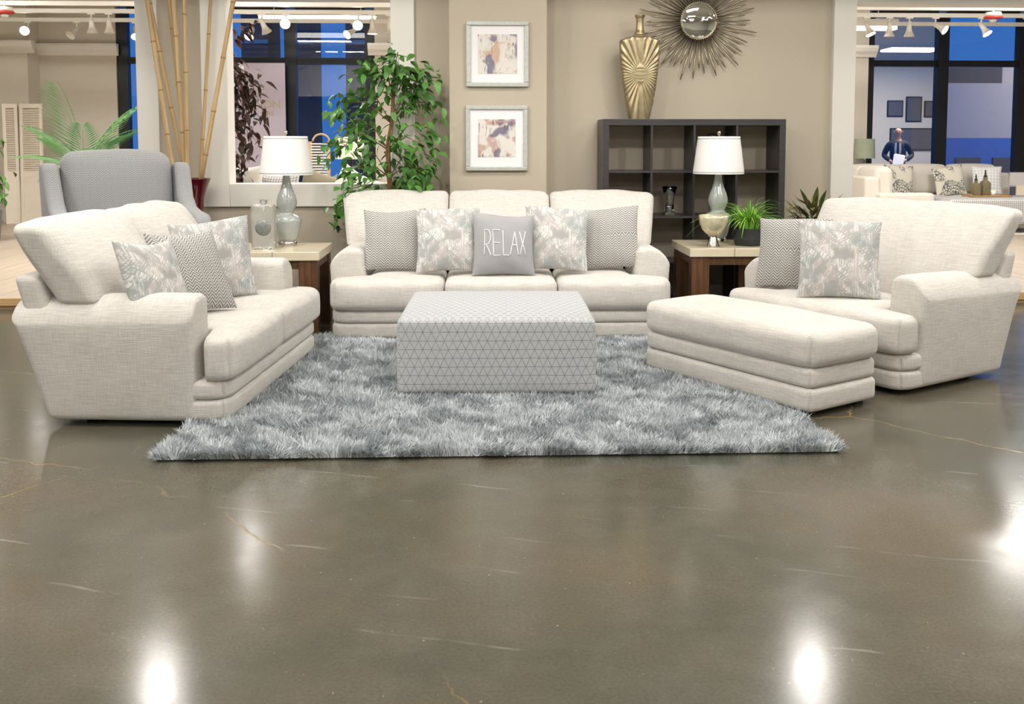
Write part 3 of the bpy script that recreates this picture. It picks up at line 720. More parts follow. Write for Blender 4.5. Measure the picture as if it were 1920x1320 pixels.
# throw pillows
def pillow_fn(u, v, hs, th, pinch=.07):
    e = np.clip((1 - np.abs(u) ** 2.6), 0, 1) * np.clip((1 - np.abs(v) ** 2.6), 0, 1)
    x = u * hs * (1 - pinch * (1 - v ** 2)); z = v * hs * (1 - pinch * (1 - u ** 2))
    w = np.sin(7 * u + 3 * v) * np.sin(5 * v - 2 * u)
    return x, z, th * e ** .55 + .006 * w * e ** .5 * (1 - e * .6)
def pillow_mesh(size, th, seed=0, n=34):
    s = np.sin(np.linspace(-PI / 2, PI / 2, n + 1)); U, Vv = np.meshgrid(s, s, indexing='ij'); hs = size / 2
    x, z, d = pillow_fn(U.ravel(), Vv.ravel(), hs, th)
    border = (np.abs(U.ravel()) > .9999) | (np.abs(Vv.ravel()) > .9999)
    m = (n + 1) ** 2; V = [(x[i], -d[i], z[i]) for i in range(m)]; uv = [(U.ravel()[i] * hs, Vv.ravel()[i] * hs) for i in range(m)]
    back = {}
    for i in range(m):
        if border[i]: back[i] = i
        else: back[i] = len(V); V.append((x[i], d[i], z[i])); uv.append((U.ravel()[i] * hs, Vv.ravel()[i] * hs))
    Fc = []
    for i in range(n):
        for j in range(n):
            a, b, c, e = i*(n+1)+j, (i+1)*(n+1)+j, (i+1)*(n+1)+j+1, i*(n+1)+j+1
            Fc.append((a, b, c, e)); Fc.append((back[e], back[c], back[b], back[a]))
    p = np.array(V); p[:, 2] -= .012 * np.cos(p[:, 0] / hs * 2 + seed) * (p[:, 2] > 0); p[:, 1] += .01 * np.sin(p[:, 0] * 9 + seed)
    return mesh('throw_pillow', p, Fc, True, uv)
def pillow(loc, size, th, mat, tilt, rz, roll, label, group, seed=0):
    me = pillow_mesh(size, th, seed); o = ob('throw_pillow', me, mat); o.rotation_mode = 'XYZ'
    o.matrix_world = Matrix.Translation(loc) @ Matrix.Rotation(rz, 4, 'Z') @ Matrix.Rotation(-tilt, 4, 'X') @ Matrix.Rotation(roll, 4, 'Y')
    return tag(o, label, 'pillow', group)
GS = 'throw pillows on the sofa'
pillow((-.60, 7.17, .715), .47, .075, M['herr'], .28, .12, 0.02, 'grey herringbone pillow at the left end of the sofa', GS, 1)
pillow((1.0, 7.17, .725), .47, .075, M['herr'], .28, -.12, -.03, 'grey herringbone pillow at the right end of the sofa', GS, 2)
pillow((-.20, 7.07, .722), .48, .075, M['print'], .24, .06, .0, 'grey and white block-print pillow left of the RELAX pillow', GS, 3)
pillow((.60, 7.07, .728), .48, .075, M['print'], .24, -.10, .03, 'grey and white block-print pillow right of the RELAX pillow', GS, 4)
rp = empty('throw_pillow', (.205, 6.99, .695), label='plain grey pillow stitched with the word RELAX', cat='pillow', group=GS)
rp.rotation_euler = (-.22, 0, 0)
ob('cover', pillow_mesh(.46, .07, 5), M['solid'], rp)
def stitch(letters, hs, th):
    parts = []
    for strokes in letters:
        pts = np.array(strokes, float); d = []
        q = []
        for a, b in zip(pts[:-1], pts[1:]):
            for s in np.linspace(0, 1, 9)[:-1]: q.append(a + (b - a) * s)
        q.append(pts[-1]); q = np.array(q)
        _, _, dd = pillow_fn(q[:, 0], q[:, 1], hs, th)
        x, z, _ = pillow_fn(q[:, 0], q[:, 1], hs, th)
        yy = -dd + .01 * np.sin(x * 9 + 5); zz = z - .012 * np.cos(x / hs * 2 + 5) * (z > 0)
        parts.append(tube([(x[i], yy[i] - .0015, zz[i]) for i in range(len(x))], .0032, 5))
    return merge(parts)
T, B = .46, -.40
L = [[(-.66, B), (-.63, T - .03), (-.50, T - .03), (-.44, T - .15), (-.44, .12), (-.50, .0), (-.63, -.03)], [(-.58, -.03), (-.42, B)],
     [(-.12, T), (-.36, T), (-.34, B), (-.10, B)], [(-.35, .02), (-.12, .02)], [(-.02, T), (-.01, B), (.18, B)],
     [(.22, B), (.38, T), (.50, B)], [(.28, -.05), (.45, -.05)], [(.54, T), (.76, B)], [(.74, T), (.55, B)]]
ob('lettering', mesh('lettering', *stitch(L, .23, .07)), M['thread'], rp)
GL = 'throw pillows on the loveseat'
pillow((-1.69, 5.10, .70), .47, .08, M['print'], .36, 1.22, .05, 'grey and white block-print pillow nearest the camera on the loveseat', GL, 6)
pillow((-1.60, 5.43, .715), .49, .08, M['herr'], .48, 1.0, .06, 'grey herringbone pillow between two printed pillows on the loveseat', GL, 7)
pillow((-1.62, 5.97, .715), .51, .08, M['print'], .25, .62, -.02, 'grey and white block-print pillow at the far end of the loveseat', GL, 8)
GC = 'throw pillows on the wide armchair'
pillow((2.11, 6.27, .705), .48, .075, M['herr'], .26, -.55, 0, 'grey herringbone pillow on the wide armchair', GC, 9)
pillow((2.27, 5.88, .71), .50, .075, M['print'], .26, -.40, -.02, 'grey and white block-print pillow on the wide armchair', GC, 10)

# ------------------------------------------------------------------ grey tweed armchair behind the loveseat
t = empty('tweed_armchair', (-2.66, 7.36, 0), .50, 'grey herringbone tweed armchair behind the loveseat', 'armchair')
p, f = soft(.40, .42, .27, .04, (14, 12, 8)); ob('base', mesh('base', p, f), M['herr_chair'], t, (0, -.02, .34))
p, f = soft(.375, .38, .09, .05, (14, 12, 3), (0, .01, .03)); ob('seat_cushion', mesh('seat_cushion', p, f), M['herr_chair'], t, (0, -.06, .70))
def bfn(q): q = wob(q, .004, 6, 3); q[:, 1] += .22 * (q[:, 2] + .3); q[:, 0] *= 1 + .10 * (q[:, 2] + .3); return q
p, f = soft(.37, .10, .33, .08, (18, 5, 16), (.02, .06, .03), bfn, 5); ob('back_cushion', mesh('back_cushion', p, f), M['herr_chair'], t, (0, .16, 1.03))
p, f = soft(.42, .06, .56, .04, (14, 3, 16), (0, .01, 0), lambda q: np.stack([q[:, 0] * (1 + .05 * q[:, 2]), q[:, 1] + .2 * (q[:, 2] + .3), q[:, 2]], 1)); ob('back_frame', mesh('back_frame', p, f), M['herr_chair'], t, (0, .29, .70))
for s in (-1, 1):
    # side panel silhouette in (y,z): low arm at the front, wing sweeping up to the back
    prof = [(-.60, .07), (-.60, .84), (-.57, .90), (-.50, .92), (-.30, .93), (-.10, .96), (.02, 1.03), (.11, 1.16), (.17, 1.26), (.24, 1.29), (.38, 1.27), (.44, 1.2), (.34, .07)]
    V, Fc = prism(prof, -.062, .062)
    V = [(s * .445 + c + s * .05 * max(0, z - .6), a, z) for (a, c, z) in V]
    o = ob('arm', mesh('arm', V, [q[::-1] for q in Fc], False), M['herr_chair'], t); b = o.modifiers.new('bev', 'BEVEL'); b.width = .04; b.segments = 4
    o.data.polygons.foreach_set('use_smooth', [True] * len(o.data.polygons))
    wn = o.modifiers.new('wn', 'WEIGHTED_NORMAL')
for sx in (-1, 1):
    for sy in (-1, 1): boxo('leg', (-.03, .03, -.03, .03, 0, .09), M['walnut'], t, (sx * .34, sy * .33, 0))

# ------------------------------------------------------------------ end tables, lamps and table-top things
def end_table(x0, y0, label):
    t = empty('end_table', (x0 + .34, y0 + .34, 0), 0, label, 'side table', 'walnut end tables')
    for sx in (-1, 1): boxo('top_slab', (min(0.0015 * sx, .345 * sx), max(.0015 * sx, .345 * sx), -.345, .345, .565, .63), M['stone'], t, bevel=.004)
    for sx in (-1, 1):
        for sy in (-1, 1): boxo('leg', (-.07, .07, -.05, .05, 0, .563), M['walnut'], t, (sx * .26, sy * .28, 0), bevel=.003)
    for sy in (-1, 1): boxo('apron', (-.19, .19, -.03, .03, .50, .563), M['walnut'], t, (0, sy * .29, 0))
    for sx in (-1, 1): boxo('apron', (-.03, .03, -.23, .23, .50, .563), M['walnut'], t, (sx * .29, 0, 0))
    return t
end_table(-1.845, 7.14, 'walnut end table with cream stone top, left of the sofa')
end_table(1.65, 7.265, 'walnut end table with cream stone top, right of the sofa')
GOURD = [(.0, 0), (.072, 0), (.074, .005), (.074, .036), (.07, .04)]
BODY = [(.066, .04), (.076, .06), (.098, .13), (.112, .19), (.11, .215), (.09, .238), (.062, .25), (.055, .262), (.056, .272), (.066, .295), (.078, .33), (.079, .355), (.068, .40), (.048, .45), (.034, .50), (.027, .54), (.025, .57), (.028, .575)]
def table_lamp(x, y, z, label, rz=0, dx=0):
    t = empty('table_lamp', (x, y, z), rz, label, 'lamp', 'grey gourd table lamps')
    ob('base_ring', mesh('base_ring', *lathe(GOURD, 36)), M['nickel'], t)
    ob('gourd_body', mesh('gourd_body', *lathe(BODY, 40)), M['ceramic'], t)
    ob('neck', mesh('neck', *lathe([(.018, .57), (.018, .60), (.008, .605), (.008, .86)], 16)), M['nickel'], t)
    sh = ob('shade', mesh('shade', *lathe([(.203, .56), (.204, .575), (.169, .845), (.168, .86), (.165, .86), (.20, .56)], 48, False)), M['shade'], t)
    for r, zz in ((.2045, .574), (.1702, .842)): ob('trim_band', mesh('trim_band', *lathe([(r, zz - .003), (r + .0012, zz), (r, zz + .003)], 48, False)), M['ceramic'], sh)
    ob('spider', mesh('spider', *merge([tube([(-.166, 0, .852), (.166, 0, .852)], .003, 6), tube([(0, -.166, .852), (0, .166, .852)], .003, 6)])), M['nickel'], t)
    ob('finial', mesh('finial', *lathe([(0, .855), (.006, .856), (.006, .872), (.014, .882), (.016, .892), (.01, .903), (0, .907)], 16)), M['nickel'], t)
    return t
table_lamp(-1.477, 7.58, .63, 'grey gourd table lamp with white shade left of the sofa')
table_lamp(1.972, 7.72, .63, 'grey gourd table lamp with white shade by the bookcase')
pts = [(1.80, 7.60, .55), (1.83, 7.58, .46), (1.845, 7.57, .40), (1.835, 7.56, .33), (1.80, 7.55, .25), (1.79, 7.6, .1), (1.8, 7.9, .02)]
tag(ob('lamp_cord', mesh('lamp_cord', *tube(pts, .004, 6)), M['fixture']), 'thin pale lamp cord hanging below the right end table', 'cord')
t = empty('glass_block_vase', (-1.61, 7.36, .63), .05, 'clear glass block vase with round medallion on left table', 'vase')
p, f = soft(.094, .035, .172, .028, (8, 3, 14), (0, .004, 0), lambda q: wob(q, .0022, 22)); ob('block', mesh('block', p, f), M['iceglass'], t, (0, 0, .173))
V, Fc = lathe([(0, .012), (.04, .012), (.056, .006), (.06, 0)], 32, False); o = ob('medallion', mesh('medallion', V, Fc), plain('etched_glass', srgb(124, 128, 124), .35, .2, .2, 60, .002, 120), t, (-.0, -.038, .165), (PI / 2, 0, 0))
ob('neck', mesh('neck', *lathe([(.012, .29), (.016, .33), (.03, .37), (.032, .378), (.024, .372), (.01, .33)], 20, False)), M['iceglass'], t)
t = empty('mercury_goblet', (1.85, 7.37, .63), 0, 'pale mercury glass bowl on chrome foot, on right table', 'bowl')
ob('foot', mesh('foot', *lathe([(.0, 0), (.05, 0), (.05, .004), (.024, .085), (.02, .09), (0, .09)], 32)), M['nickel'], t)
ob('bowl', mesh('bowl', *lathe([(.015, .088), (.05, .10), (.085, .135), (.106, .18), (.113, .225), (.113, .25), (.109, .25), (.10, .18), (.08, .14), (.02, .1)], 40, False)), M['mercury'], t)
t = empty('grass_planter', (2.165, 7.50, .63), .1, 'lime green grass plant in a black hexagonal pot on right table', 'plant')
ob('pot', mesh('pot', *lathe([(0, 0), (.115, 0), (.128, .05), (.11, .135), (.10, .135), (.10, .12), (0, .12)], 6), False), M['black'], t, (0, 0, 0), (0, 0, .3))
bl = []
for q in range(6):
    n = 9; Lh = .24 + .035 * q; bend = .10 + .055 * (q % 4); V = []
    for i in range(n + 1):
        s = i / n; yy = bend * s ** 1.6 * 1.5; zz = Lh * (s - .55 * s ** 2.6 * (bend / .14)); wd_ = .0062 * (1 - s) ** .6 + .0003
        V += [(-wd_, yy, zz), (0, yy - .002, zz - .001), (wd_, yy, zz)]
    Fc = []
    for i in range(n):
        a = i * 3; Fc += [(a, a+1, a+4, a+3), (a+1, a+2, a+5, a+4)]
    m_ = mesh('blade', V, Fc); m_.materials.append(M['grass']); bl.append(m_)
for i in range(190):
    a = random.uniform(0, 2 * PI); r = random.uniform(0, .08)
    o = ob('blade', random.choice(bl), None, t, (r * math.cos(a), r * math.sin(a), .115), (random.uniform(-.15, .2), random.uniform(-.15, .15), a - PI / 2 + random.uniform(-.5, .5)))
    s = random.uniform(.75, 1.15); o.scale = (1, s, s)

# ------------------------------------------------------------------ bookcase and what stands on it
BX0, BX1, BY0, BY1, BZ = 1.075, 2.63, 8.06, 8.43, 1.64
t = empty('cube_bookcase', (0, 0, 0), 0, 'black-brown cube bookcase with open back against the wall', 'bookcase')
t.location = ((BX0 + BX1) / 2, (BY0 + BY1) / 2, 0); bw2 = (BX1 - BX0) / 2; bd2 = (BY1 - BY0) / 2
for s in (-1, 1): boxo('side_panel', (min(s*bw2, s*(bw2-.052)), max(s*bw2, s*(bw2-.052)), -bd2, bd2, 0, BZ - .054), M['dark'], t)
boxo('top_panel', (-bw2, bw2, -bd2, bd2, BZ - .054, BZ), M['dark'], t, bevel=.002); boxo('bottom_panel', (-bw2 + .052, bw2 - .052, -bd2, bd2, 0, .054), M['dark'], t)
cell = (2 * bw2 - .104) / 4; rows = [.43, .82, 1.205]
for z in rows: boxo('shelf', (-bw2 + .052, bw2 - .052, -bd2 + .004, bd2, z - .018, z), M['dark'], t)
zz = [.054] + rows + [BZ - .054]
for c in range(1, 4):
    for r in range(4): boxo('divider', (-.009, .009, -bd2 + .003, bd2, zz[r] + .0005, zz[r+1] - (.0185 if r < 3 else .0005)), M['dark'], t, (-bw2 + .052 + c * cell, 0, 0))
tag(ob('flared_glass_vase', mesh('flared_glass_vase', *lathe([(0, .0), (.05, 0), (.052, .02), (.04, .035), (.038, .1), (.045, .17), (.066, .245), (.063, .245), (.041, .17), (.033, .1), (.03, .05), (0, .045)], 32)), M['clear'], None, (1.672, 8.2, .8205)), 'clear flared glass vase on the middle bookcase shelf', 'vase')
t = empty('ring_handled_lantern', (2.045, 8.24, 1.2055), 0, 'dark lantern with ring handle in the top bookcase row, behind the lamp', 'lantern')
ob('body', mesh('body', *lathe([(0, 0), (.06, 0), (.065, .02), (.06, .16), (.03, .2), (.02, .21), (0, .21)], 20)), M['bronze'], t)
ob('ring_handle', mesh('ring_handle', *tube([(.06 * math.cos(a), 0, .25 + .06 * math.sin(a)) for a in np.linspace(-.5, PI + .5, 16)], .006, 8)), M['bronze'], t)
# gold shouldered vase with sunburst relief
def gold_vase():
    t = empty('gold_vase', (1.41, 8.25, BZ), 0, 'tall gold bottle vase with sunburst relief on the bookcase', 'vase')
    prof = [(0, .085), (.06, .10), (.14, .118), (.3, .145), (.45, .163), (.58, .172), (.655, .174), (.675, .168), (.69, .13), (.705, .08), (.725, .048), (.76, .034), (.82, .03), (.862, .033), (.872, .043), (.88, .043)]
    zs = np.array([a for a, b in prof]); ws = np.array([b for a, b in prof]); Z = np.concatenate([np.linspace(0, .68, 110), np.linspace(.685, .88, 34)]); n = 220; V = []
    for z in Z:
        w_ = np.interp(z, zs, ws); dpt = min(w_, .062 if z < .7 else w_) * (.75 + .25 * min(1, w_ / .1))
        if z > .73: dpt = w_
        for i in range(n):
            a = 2 * PI * i / n; ca, sa_ = math.cos(a), math.sin(a); e = .62 if z < .7 else 1
            x = w_ * math.copysign(abs(ca) ** e, ca); y = dpt * math.copysign(abs(sa_) ** (e * .9), sa_)
            if z < .72:
                th = math.atan2(z - .38, x + 1e-6); rr = math.hypot(z - .38, x); fade = min(1, rr / .10) * min(1, max(0, (.71 - z) / .04))
                y -= (.0016 + .0034 * min(1, rr / .15)) * math.cos(th * 34) * fade * (1 if sa_ < 0 else 0) * min(1, abs(sa_) * 3)
            V.append((x, y, z))
    Fc = []
    for j in range(len(Z) - 1):
        for i in range(n): Fc.append((j*n+i, j*n+(i+1) % n, (j+1)*n+(i+1) % n, (j+1)*n+i))
    Fc.append(tuple(range(n))[::-1]); Fc.append(tuple((len(Z)-1)*n+i for i in range(n)))
    ob('body', mesh('gold_body', V, Fc), M['gold'], t)
    ob('mouth', mesh('mouth', *lathe([(.034, .872), (.043, .881), (.044, .886), (.028, .886), (.026, .86)], 24, False)), M['gold'], t)
gold_vase()
# sunburst mirror
t = empty('sunburst_mirror', (1.951, 8.40, 2.50), 0, 'round sunburst wall mirror with pewter rods', 'mirror')
V, Fc = lathe([(0, .03), (.05, .028), (.1, .022), (.135, .014), (.15, .008)], 48, False); ob('mirror_disc', mesh('mirror_disc', V, Fc), M['mirror'], t, (0, 0, 0), (PI / 2, 0, 0))
ob('rim', mesh('rim', *tube([(.155 * math.cos(a), -.008, .155 * math.sin(a)) for a in np.linspace(0, 2 * PI, 49)], .009, 8)), M['silverleaf'], t)
V, Fc = lathe([(0, -.008), (.005, -.006), (.008, 0), (.005, .006), (0, .008)], 8); bm_ = mesh('bead', V, Fc); bm_.materials.append(M['silverleaf'])
for i in range(52):
    a = 2 * PI * i / 52; ob('bead', bm_, None, t, (.163 * math.cos(a), -.016, .163 * math.sin(a)))
lens = [.30, .24, .36, .27, .33, .25, .31, .22, .35, .27]
for i in range(60):
    a = 2 * PI * i / 60 + .02; ln_ = lens[i % 10] * (1 + .05 * math.sin(i * 2.3)); r0, r1 = .16, .16 + ln_
    V, Fc = tube([(r0 * math.cos(a), 0, r0 * math.sin(a)), (r1 * .9 * math.cos(a), 0, r1 * .9 * math.sin(a)), (r1 * math.cos(a), 0, r1 * math.sin(a))], [.006, .0082, .003], 8)
    ob('rod', mesh('rod', V, Fc), M['silverleaf'], t, (0, .006 - .010 * (i % 2), 0))
ob('back_plate', mesh('back_plate', *lathe([(0, 0), (.15, 0), (.15, .02), (0, .02)], 32)), M['silverleaf'], t, (0, .03, 0), (PI / 2, 0, 0))
# framed prints
def framed(x0, x1, z0, z1, art, label, iw, ih):
    cx, cz, hx, hz = (x0 + x1) / 2, (z0 + z1) / 2, (x1 - x0) / 2, (z1 - z0) / 2
    t = empty('framed_print', (cx, 8.199, cz), 0, label, 'picture', 'framed abstract prints'); fw = .036
    boxo('frame_rail', (-hx, hx, -.035, 0, hz - fw, hz), M['frame'], t, bevel=.006); boxo('frame_rail', (-hx, hx, -.035, 0, -hz, -hz + fw), M['frame'], t, bevel=.006)
    boxo('frame_rail', (-hx, -hx + fw, -.034, 0, -hz + fw, hz - fw), M['frame'], t, bevel=.006); boxo('frame_rail', (hx - fw, hx, -.034, 0, -hz + fw, hz - fw), M['frame'], t, bevel=.006)
    boxo('mat_board', (-hx + fw, hx - fw, -.016, -.004, -hz + fw, hz - fw), M['mat'], t); boxo('art_print', (-iw, iw, -.0185, -.016, -ih, ih), M[art], t)
    boxo('glazing', (-hx + fw, hx - fw, -.024, -.0225, -hz + fw, hz - fw), M['glass'], t)
framed(-.072, .455, 1.913, 2.462, 'art1', 'framed abstract print, upper of the two on the pilaster', .165, .165)
framed(-.079, .447, 1.203, 1.757, 'art2', 'framed abstract print, lower of the two on the pilaster', .16, .16)

# ------------------------------------------------------------------ plants
def leaf_mesh(L, Wd, fold=.25, droop=.25, n=5):
    V = [(0, 0, 0)]; Fc = []
    for i in range(1, n):
        s = i / n; w_ = Wd * math.sin(PI * s ** .8) * .5; z = -droop * L * s * s
        V += [(-w_, L * s, z + fold * w_), (0, L * s, z), (w_, L * s, z + fold * w_)]
    V.append((0, L, -droop * L)); e = len(V) - 1
    Fc += [(0, 2, 1), (0, 3, 2)]
    for i in range(n - 2):
        a = 1 + i * 3; Fc += [(a, a+1, a+4, a+3), (a+1, a+2, a+5, a+4)]
    a = 1 + (n - 2) * 3; Fc += [(a, a+1, e), (a+1, a+2, e)]
    return mesh('leaf', V, Fc)
def tree(root, trunk, branches, leafm, mat, nleaf, nstuff, spread, size):
    """branches: list of polylines; leaves hang alternately along their outer parts"""
    for b in trunk: ob('trunk', mesh('trunk', *tube(b[0], b[1], 8)), M['bark'], root)
    spots = []
    for b in branches:
        ob('branch', mesh('branch', *tube(b, [.006 * (1 - .7 * i / (len(b) - 1)) for i in range(len(b))], 6)), M['bark'], root)
        pts = [Vector(p) for p in b]
        for i in range(len(pts) - 1):
            for s in np.linspace(0, 1, 8):
                if i == 0 and s < .3: continue
                spots.append((pts[i].lerp(pts[i+1], s), (pts[i+1] - pts[i]).normalized()))
    for m in leafm:
        if not m.materials: m.materials.append(mat)
    allm = []
    for i in range(nleaf + nstuff):
        p, d = random.choice(spots)
        off = Vector((random.gauss(0, spread), random.gauss(0, spread), random.gauss(-.01, spread)))
        az = math.atan2(d.y + random.gauss(0, .9), d.x + random.gauss(0, .9))
        mt = Matrix.Translation(p + off) @ Matrix.Rotation(az - PI / 2, 4, 'Z') @ Matrix.Rotation(random.uniform(-1.2, .15), 4, 'X') @ Matrix.Rotation(random.uniform(-.6, .6), 4, 'Y') @ Matrix.Diagonal((*(3 * [random.uniform(.7, 1.15) * size]), 1))
        if i < nleaf:
            o = ob('leaf', random.choice(leafm), None, root); o.matrix_local = mt
        else: allm.append(mt)
    if allm:
        src = leafm[0]; pv = [v.co.copy() for v in src.vertices]; pf_ = [tuple(q.vertices) for q in src.polygons]
        ob('foliage', mesh('foliage', *merge([([tuple(m @ v) for v in pv], pf_) for m in allm])), mat, root, kind='stuff')
t = empty('ficus_tree', (-.78, 8.12, 0), 0, 'green leafy ficus tree standing behind the sofa by the window', 'tree')
ob('pot', mesh('pot', *lathe([(0, 0), (.10, 0), (.13, .26), (.14, .27), (.12, .27), (.11, .24), (0, .24)], 24)), M['black'], t)
tp = [(0, 0, .22), (.02, -.02, .7), (.06, -.02, 1.1), (.05, .0, 1.4), (.09, -.02, 1.65), (.10, 0, 1.9)]
tk = [([(p[0] + .012 * math.cos(k_ + i * 1.1), p[1] + .012 * math.sin(k_ + i * 1.1), p[2]) for i, p in enumerate(tp)], [.014, .014, .013, .011, .009, .006]) for k_ in (0, 2.1, 4.2)]
br = []
for (z0, ends) in ((.95, [(-.40, .86), (-.30, 1.05), (.18, 1.1), (.30, 1.2)]), (1.15, [(-.24, 1.22), (-.15, 1.35), (.28, 1.32), (.36, 1.18)]), (1.38, [(-.36, 1.48), (-.22, 1.62), (.36, 1.42), (.38, 1.60)]), (1.6, [(-.34, 1.78), (-.18, 1.86), (.40, 1.78), (.30, 1.95)]), (1.8, [(-.14, 2.05), (.0, 2.12), (.15, 2.18), (.22, 2.02), (.34, 2.06)])):
    for (ex, ez) in ends:
        x0 = float(np.interp(z0, [q[2] for q in tp], [q[0] for q in tp])); yo = random.uniform(-.22, .12)
        br.append([(x0, 0, z0), ((x0 + ex) / 2, yo * .6, (z0 + ez) / 2 + .09), (ex, yo, ez), (ex * 1.06, yo * 1.1, ez - .10)])
tree(t, tk, br, [leaf_mesh(.10, .052, .25, .2), leaf_mesh(.115, .056, .2, .35), leaf_mesh(.085, .046, .3, .1)], M['ficus'], 300, 620, .055, 1.05)
t = empty('burgundy_tree', (-2.60, 9.75, .1), 0, 'dark burgundy-leaved tree beyond the window opening', 'tree')
ob('pot', mesh('pot', *lathe([(0, 0), (.14, 0), (.17, .3), (.15, .3), (0, .27)], 20)), M['black'], t)
br = []
for (ex, ez) in ((.16, 1.05), (.22, 1.25), (.1, 1.15), (.3, 1.5), (.36, 1.72), (.3, 1.9), (.22, 1.75), (.12, 1.6), (.2, 2.1), (.33, 2.0), (-.1, 1.4), (-.15, 1.8), (-.05, 2.1), (.1, 2.2), (-.2, 1.1)):
    br.append([(0, 0, ez - .15), (ex * .5, random.uniform(-.1, .1), ez + .08), (ex, random.uniform(-.15, .15), ez), (ex * 1.15, random.uniform(-.15, .15), ez - .13)])
br.append([(.0, 0, 2.0), (.1, 0, 2.3), (.22, 0, 2.46), (.36, 0, 2.5)])
tree(t, [([(0, 0, .2), (.02, 0, 1.2), (.02, 0, 2.1)], [.03, .025, .012])], br, [leaf_mesh(.12, .045, .2, .5), leaf_mesh(.10, .04, .2, .4)], M['redleaf'], 300, 420, .06, 1.1)
def frond(L, droop, nl=15):
    parts = []; f_ = lambda q: (0, L * (q - .10 * q * q), -L * droop * q * q); pts = [f_(i / 12) for i in range(13)]
    parts.append(tube(pts, [.007 * (1 - .8 * i / 12) for i in range(13)], 5))
    for i in range(nl):
        q = .2 + .8 * i / nl; _, y, z = f_(q); ll = L * .34 * math.sin(PI * min(.95, .30 + .62 * q)) + .03
        for sd in (-1, 1):
            d = Vector((sd * .72, .62, -.30)).normalized() * ll; e = Vector((0, .35, -.5)) * ll * .35
            a = Vector((0, y, z)); b = a + d * .55; c = a + d + e; w_ = Vector((0, .008, .003))
            parts.append(([tuple(a), tuple(b - w_), tuple(b + w_), tuple(c)], [(0, 1, 2), (1, 3, 2)]))
    return mesh('frond', *merge(parts))
t = empty('potted_palm', (-4.8, 12.0, .1), 0, 'green potted palm standing behind the grey chair', 'plant')
ob('pot', mesh('pot', *lathe([(0, 0), (.16, 0), (.2, .4), (.18, .4), (0, .36)], 24)), M['black'], t)
ob('stem', mesh('stem', *tube([(0, 0, .3), (.01, 0, .8), (0, 0, 1.1)], [.04, .03, .02], 8)), M['bark'], t)
# azimuth (pi/2 = left), length, droop, lift
for (az, L, dr, rx, z0) in ((1.35, 1.18, .10, 1.36, 1.05), (1.5, .86, .38, 1.0, 1.05), (1.7, .78, .40, .62, 1.0), (1.2, .62, .5, .35, .95), (-1.4, 1.0, .30, 1.18, 1.05), (-1.7, .85, .38, .95, 1.05), (-1.5, .74, .42, .62, 1.0), (-1.2, .6, .5, .3, .95), (.4, .8, .3, 1.1, 1.05), (2.8, .75, .4, .95, 1.0), (-2.6, .7, .4, .8, 1.0), (-.5, .7, .3, 1.0, 1.0)):
    m_ = frond(L, dr); m_.materials.append(M['palm']); ob('frond', m_, None, t, (0, 0, z0), (rx, 0, az))
t = empty('leafy_bush', (-6.75, 13.4, .1), 0, 'dark green leafy bush in grey pot at the far left edge', 'plant')
ob('pot', mesh('pot', *lathe([(0, 0), (.2, 0), (.24, .42), (.21, .42), (0, .38)], 24)), plain('grey_stoneware', srgb(110, 116, 112), .4), t)
br = [[(0, 0, .4), (.1 * math.cos(a), .1 * math.sin(a), .4 + h_ * .6), (.22 * math.cos(a), .22 * math.sin(a), .4 + h_), (.3 * math.cos(a), .3 * math.sin(a), .35 + h_)] for a, h_ in zip(np.linspace(0, 11, 13), np.tile([.3, .55, .8, 1.0], 4))]
tree(t, [([(0, 0, .35), (0, 0, 1.2)], [.02, .01])], br, [leaf_mesh(.14, .06)], M['ficus'], 130, 0, .05, 1.)
t = empty('bronze_succulent', (2.86, 8.02, 0), 0, 'small olive-bronze spiky plant behind the wide armchair', 'plant')
ob('stand', mesh('stand', *lathe([(0, 0), (.16, 0), (.16, .03), (.04, .05), (.04, .66), (.15, .72), (.15, .74), (0, .74)], 24)), M['dark'], t)
lm = leaf_mesh(.2, .045, .35, .15); lm.materials.append(M['fern'])
for i in range(70):
    az = random.uniform(0, 2 * PI); r = random.uniform(0, .17); o = ob('leaf', lm, None, t, (r * math.cos(az), r * math.sin(az) * .7, .76 + random.uniform(0, .14)), (random.uniform(.1, 1.25), 0, az - PI / 2)); s = random.uniform(.6, 1.05); o.scale = (s, s, s)
# red vase with bamboo
t = empty('red_floor_vase', (-2.385, 8.17, 0), 0, 'oxblood red glazed trumpet floor vase by the wall', 'vase')
ob('body', mesh('body', *lathe([(0, 0), (.12, 0), (.13, .03), (.10, .3), (.085, .55), (.088, .85), (.105, .98), (.135, 1.08), (.158, 1.135), (.163, 1.142), (.152, 1.142), (.12, 1.07), (.08, .9), (0, .85)], 40)), M['red'], t)
bp = [((-2.51, 1.13), (-2.71, 2.61)), ((-2.44, 1.13), (-2.675, 2.43)), ((-2.43, 1.13), (-2.56, 2.61)), ((-2.42, 1.13), (-2.49, 2.61)), ((-2.40, 1.13), (-2.394, 2.61)), ((-2.32, 1.13), (-2.212, 2.61)), ((-2.29, 1.13), (-2.0, 2.61))]
names = ['leftmost bamboo pole leaning left from the red vase', 'bamboo pole crossing beside the leftmost pole', 'third bamboo pole from the left in the red vase', 'fourth bamboo pole from the left in the red vase', 'upright bamboo pole in the middle of the red vase', 'second bamboo pole from the right in the red vase', 'rightmost bamboo pole leaning right over the window casing']
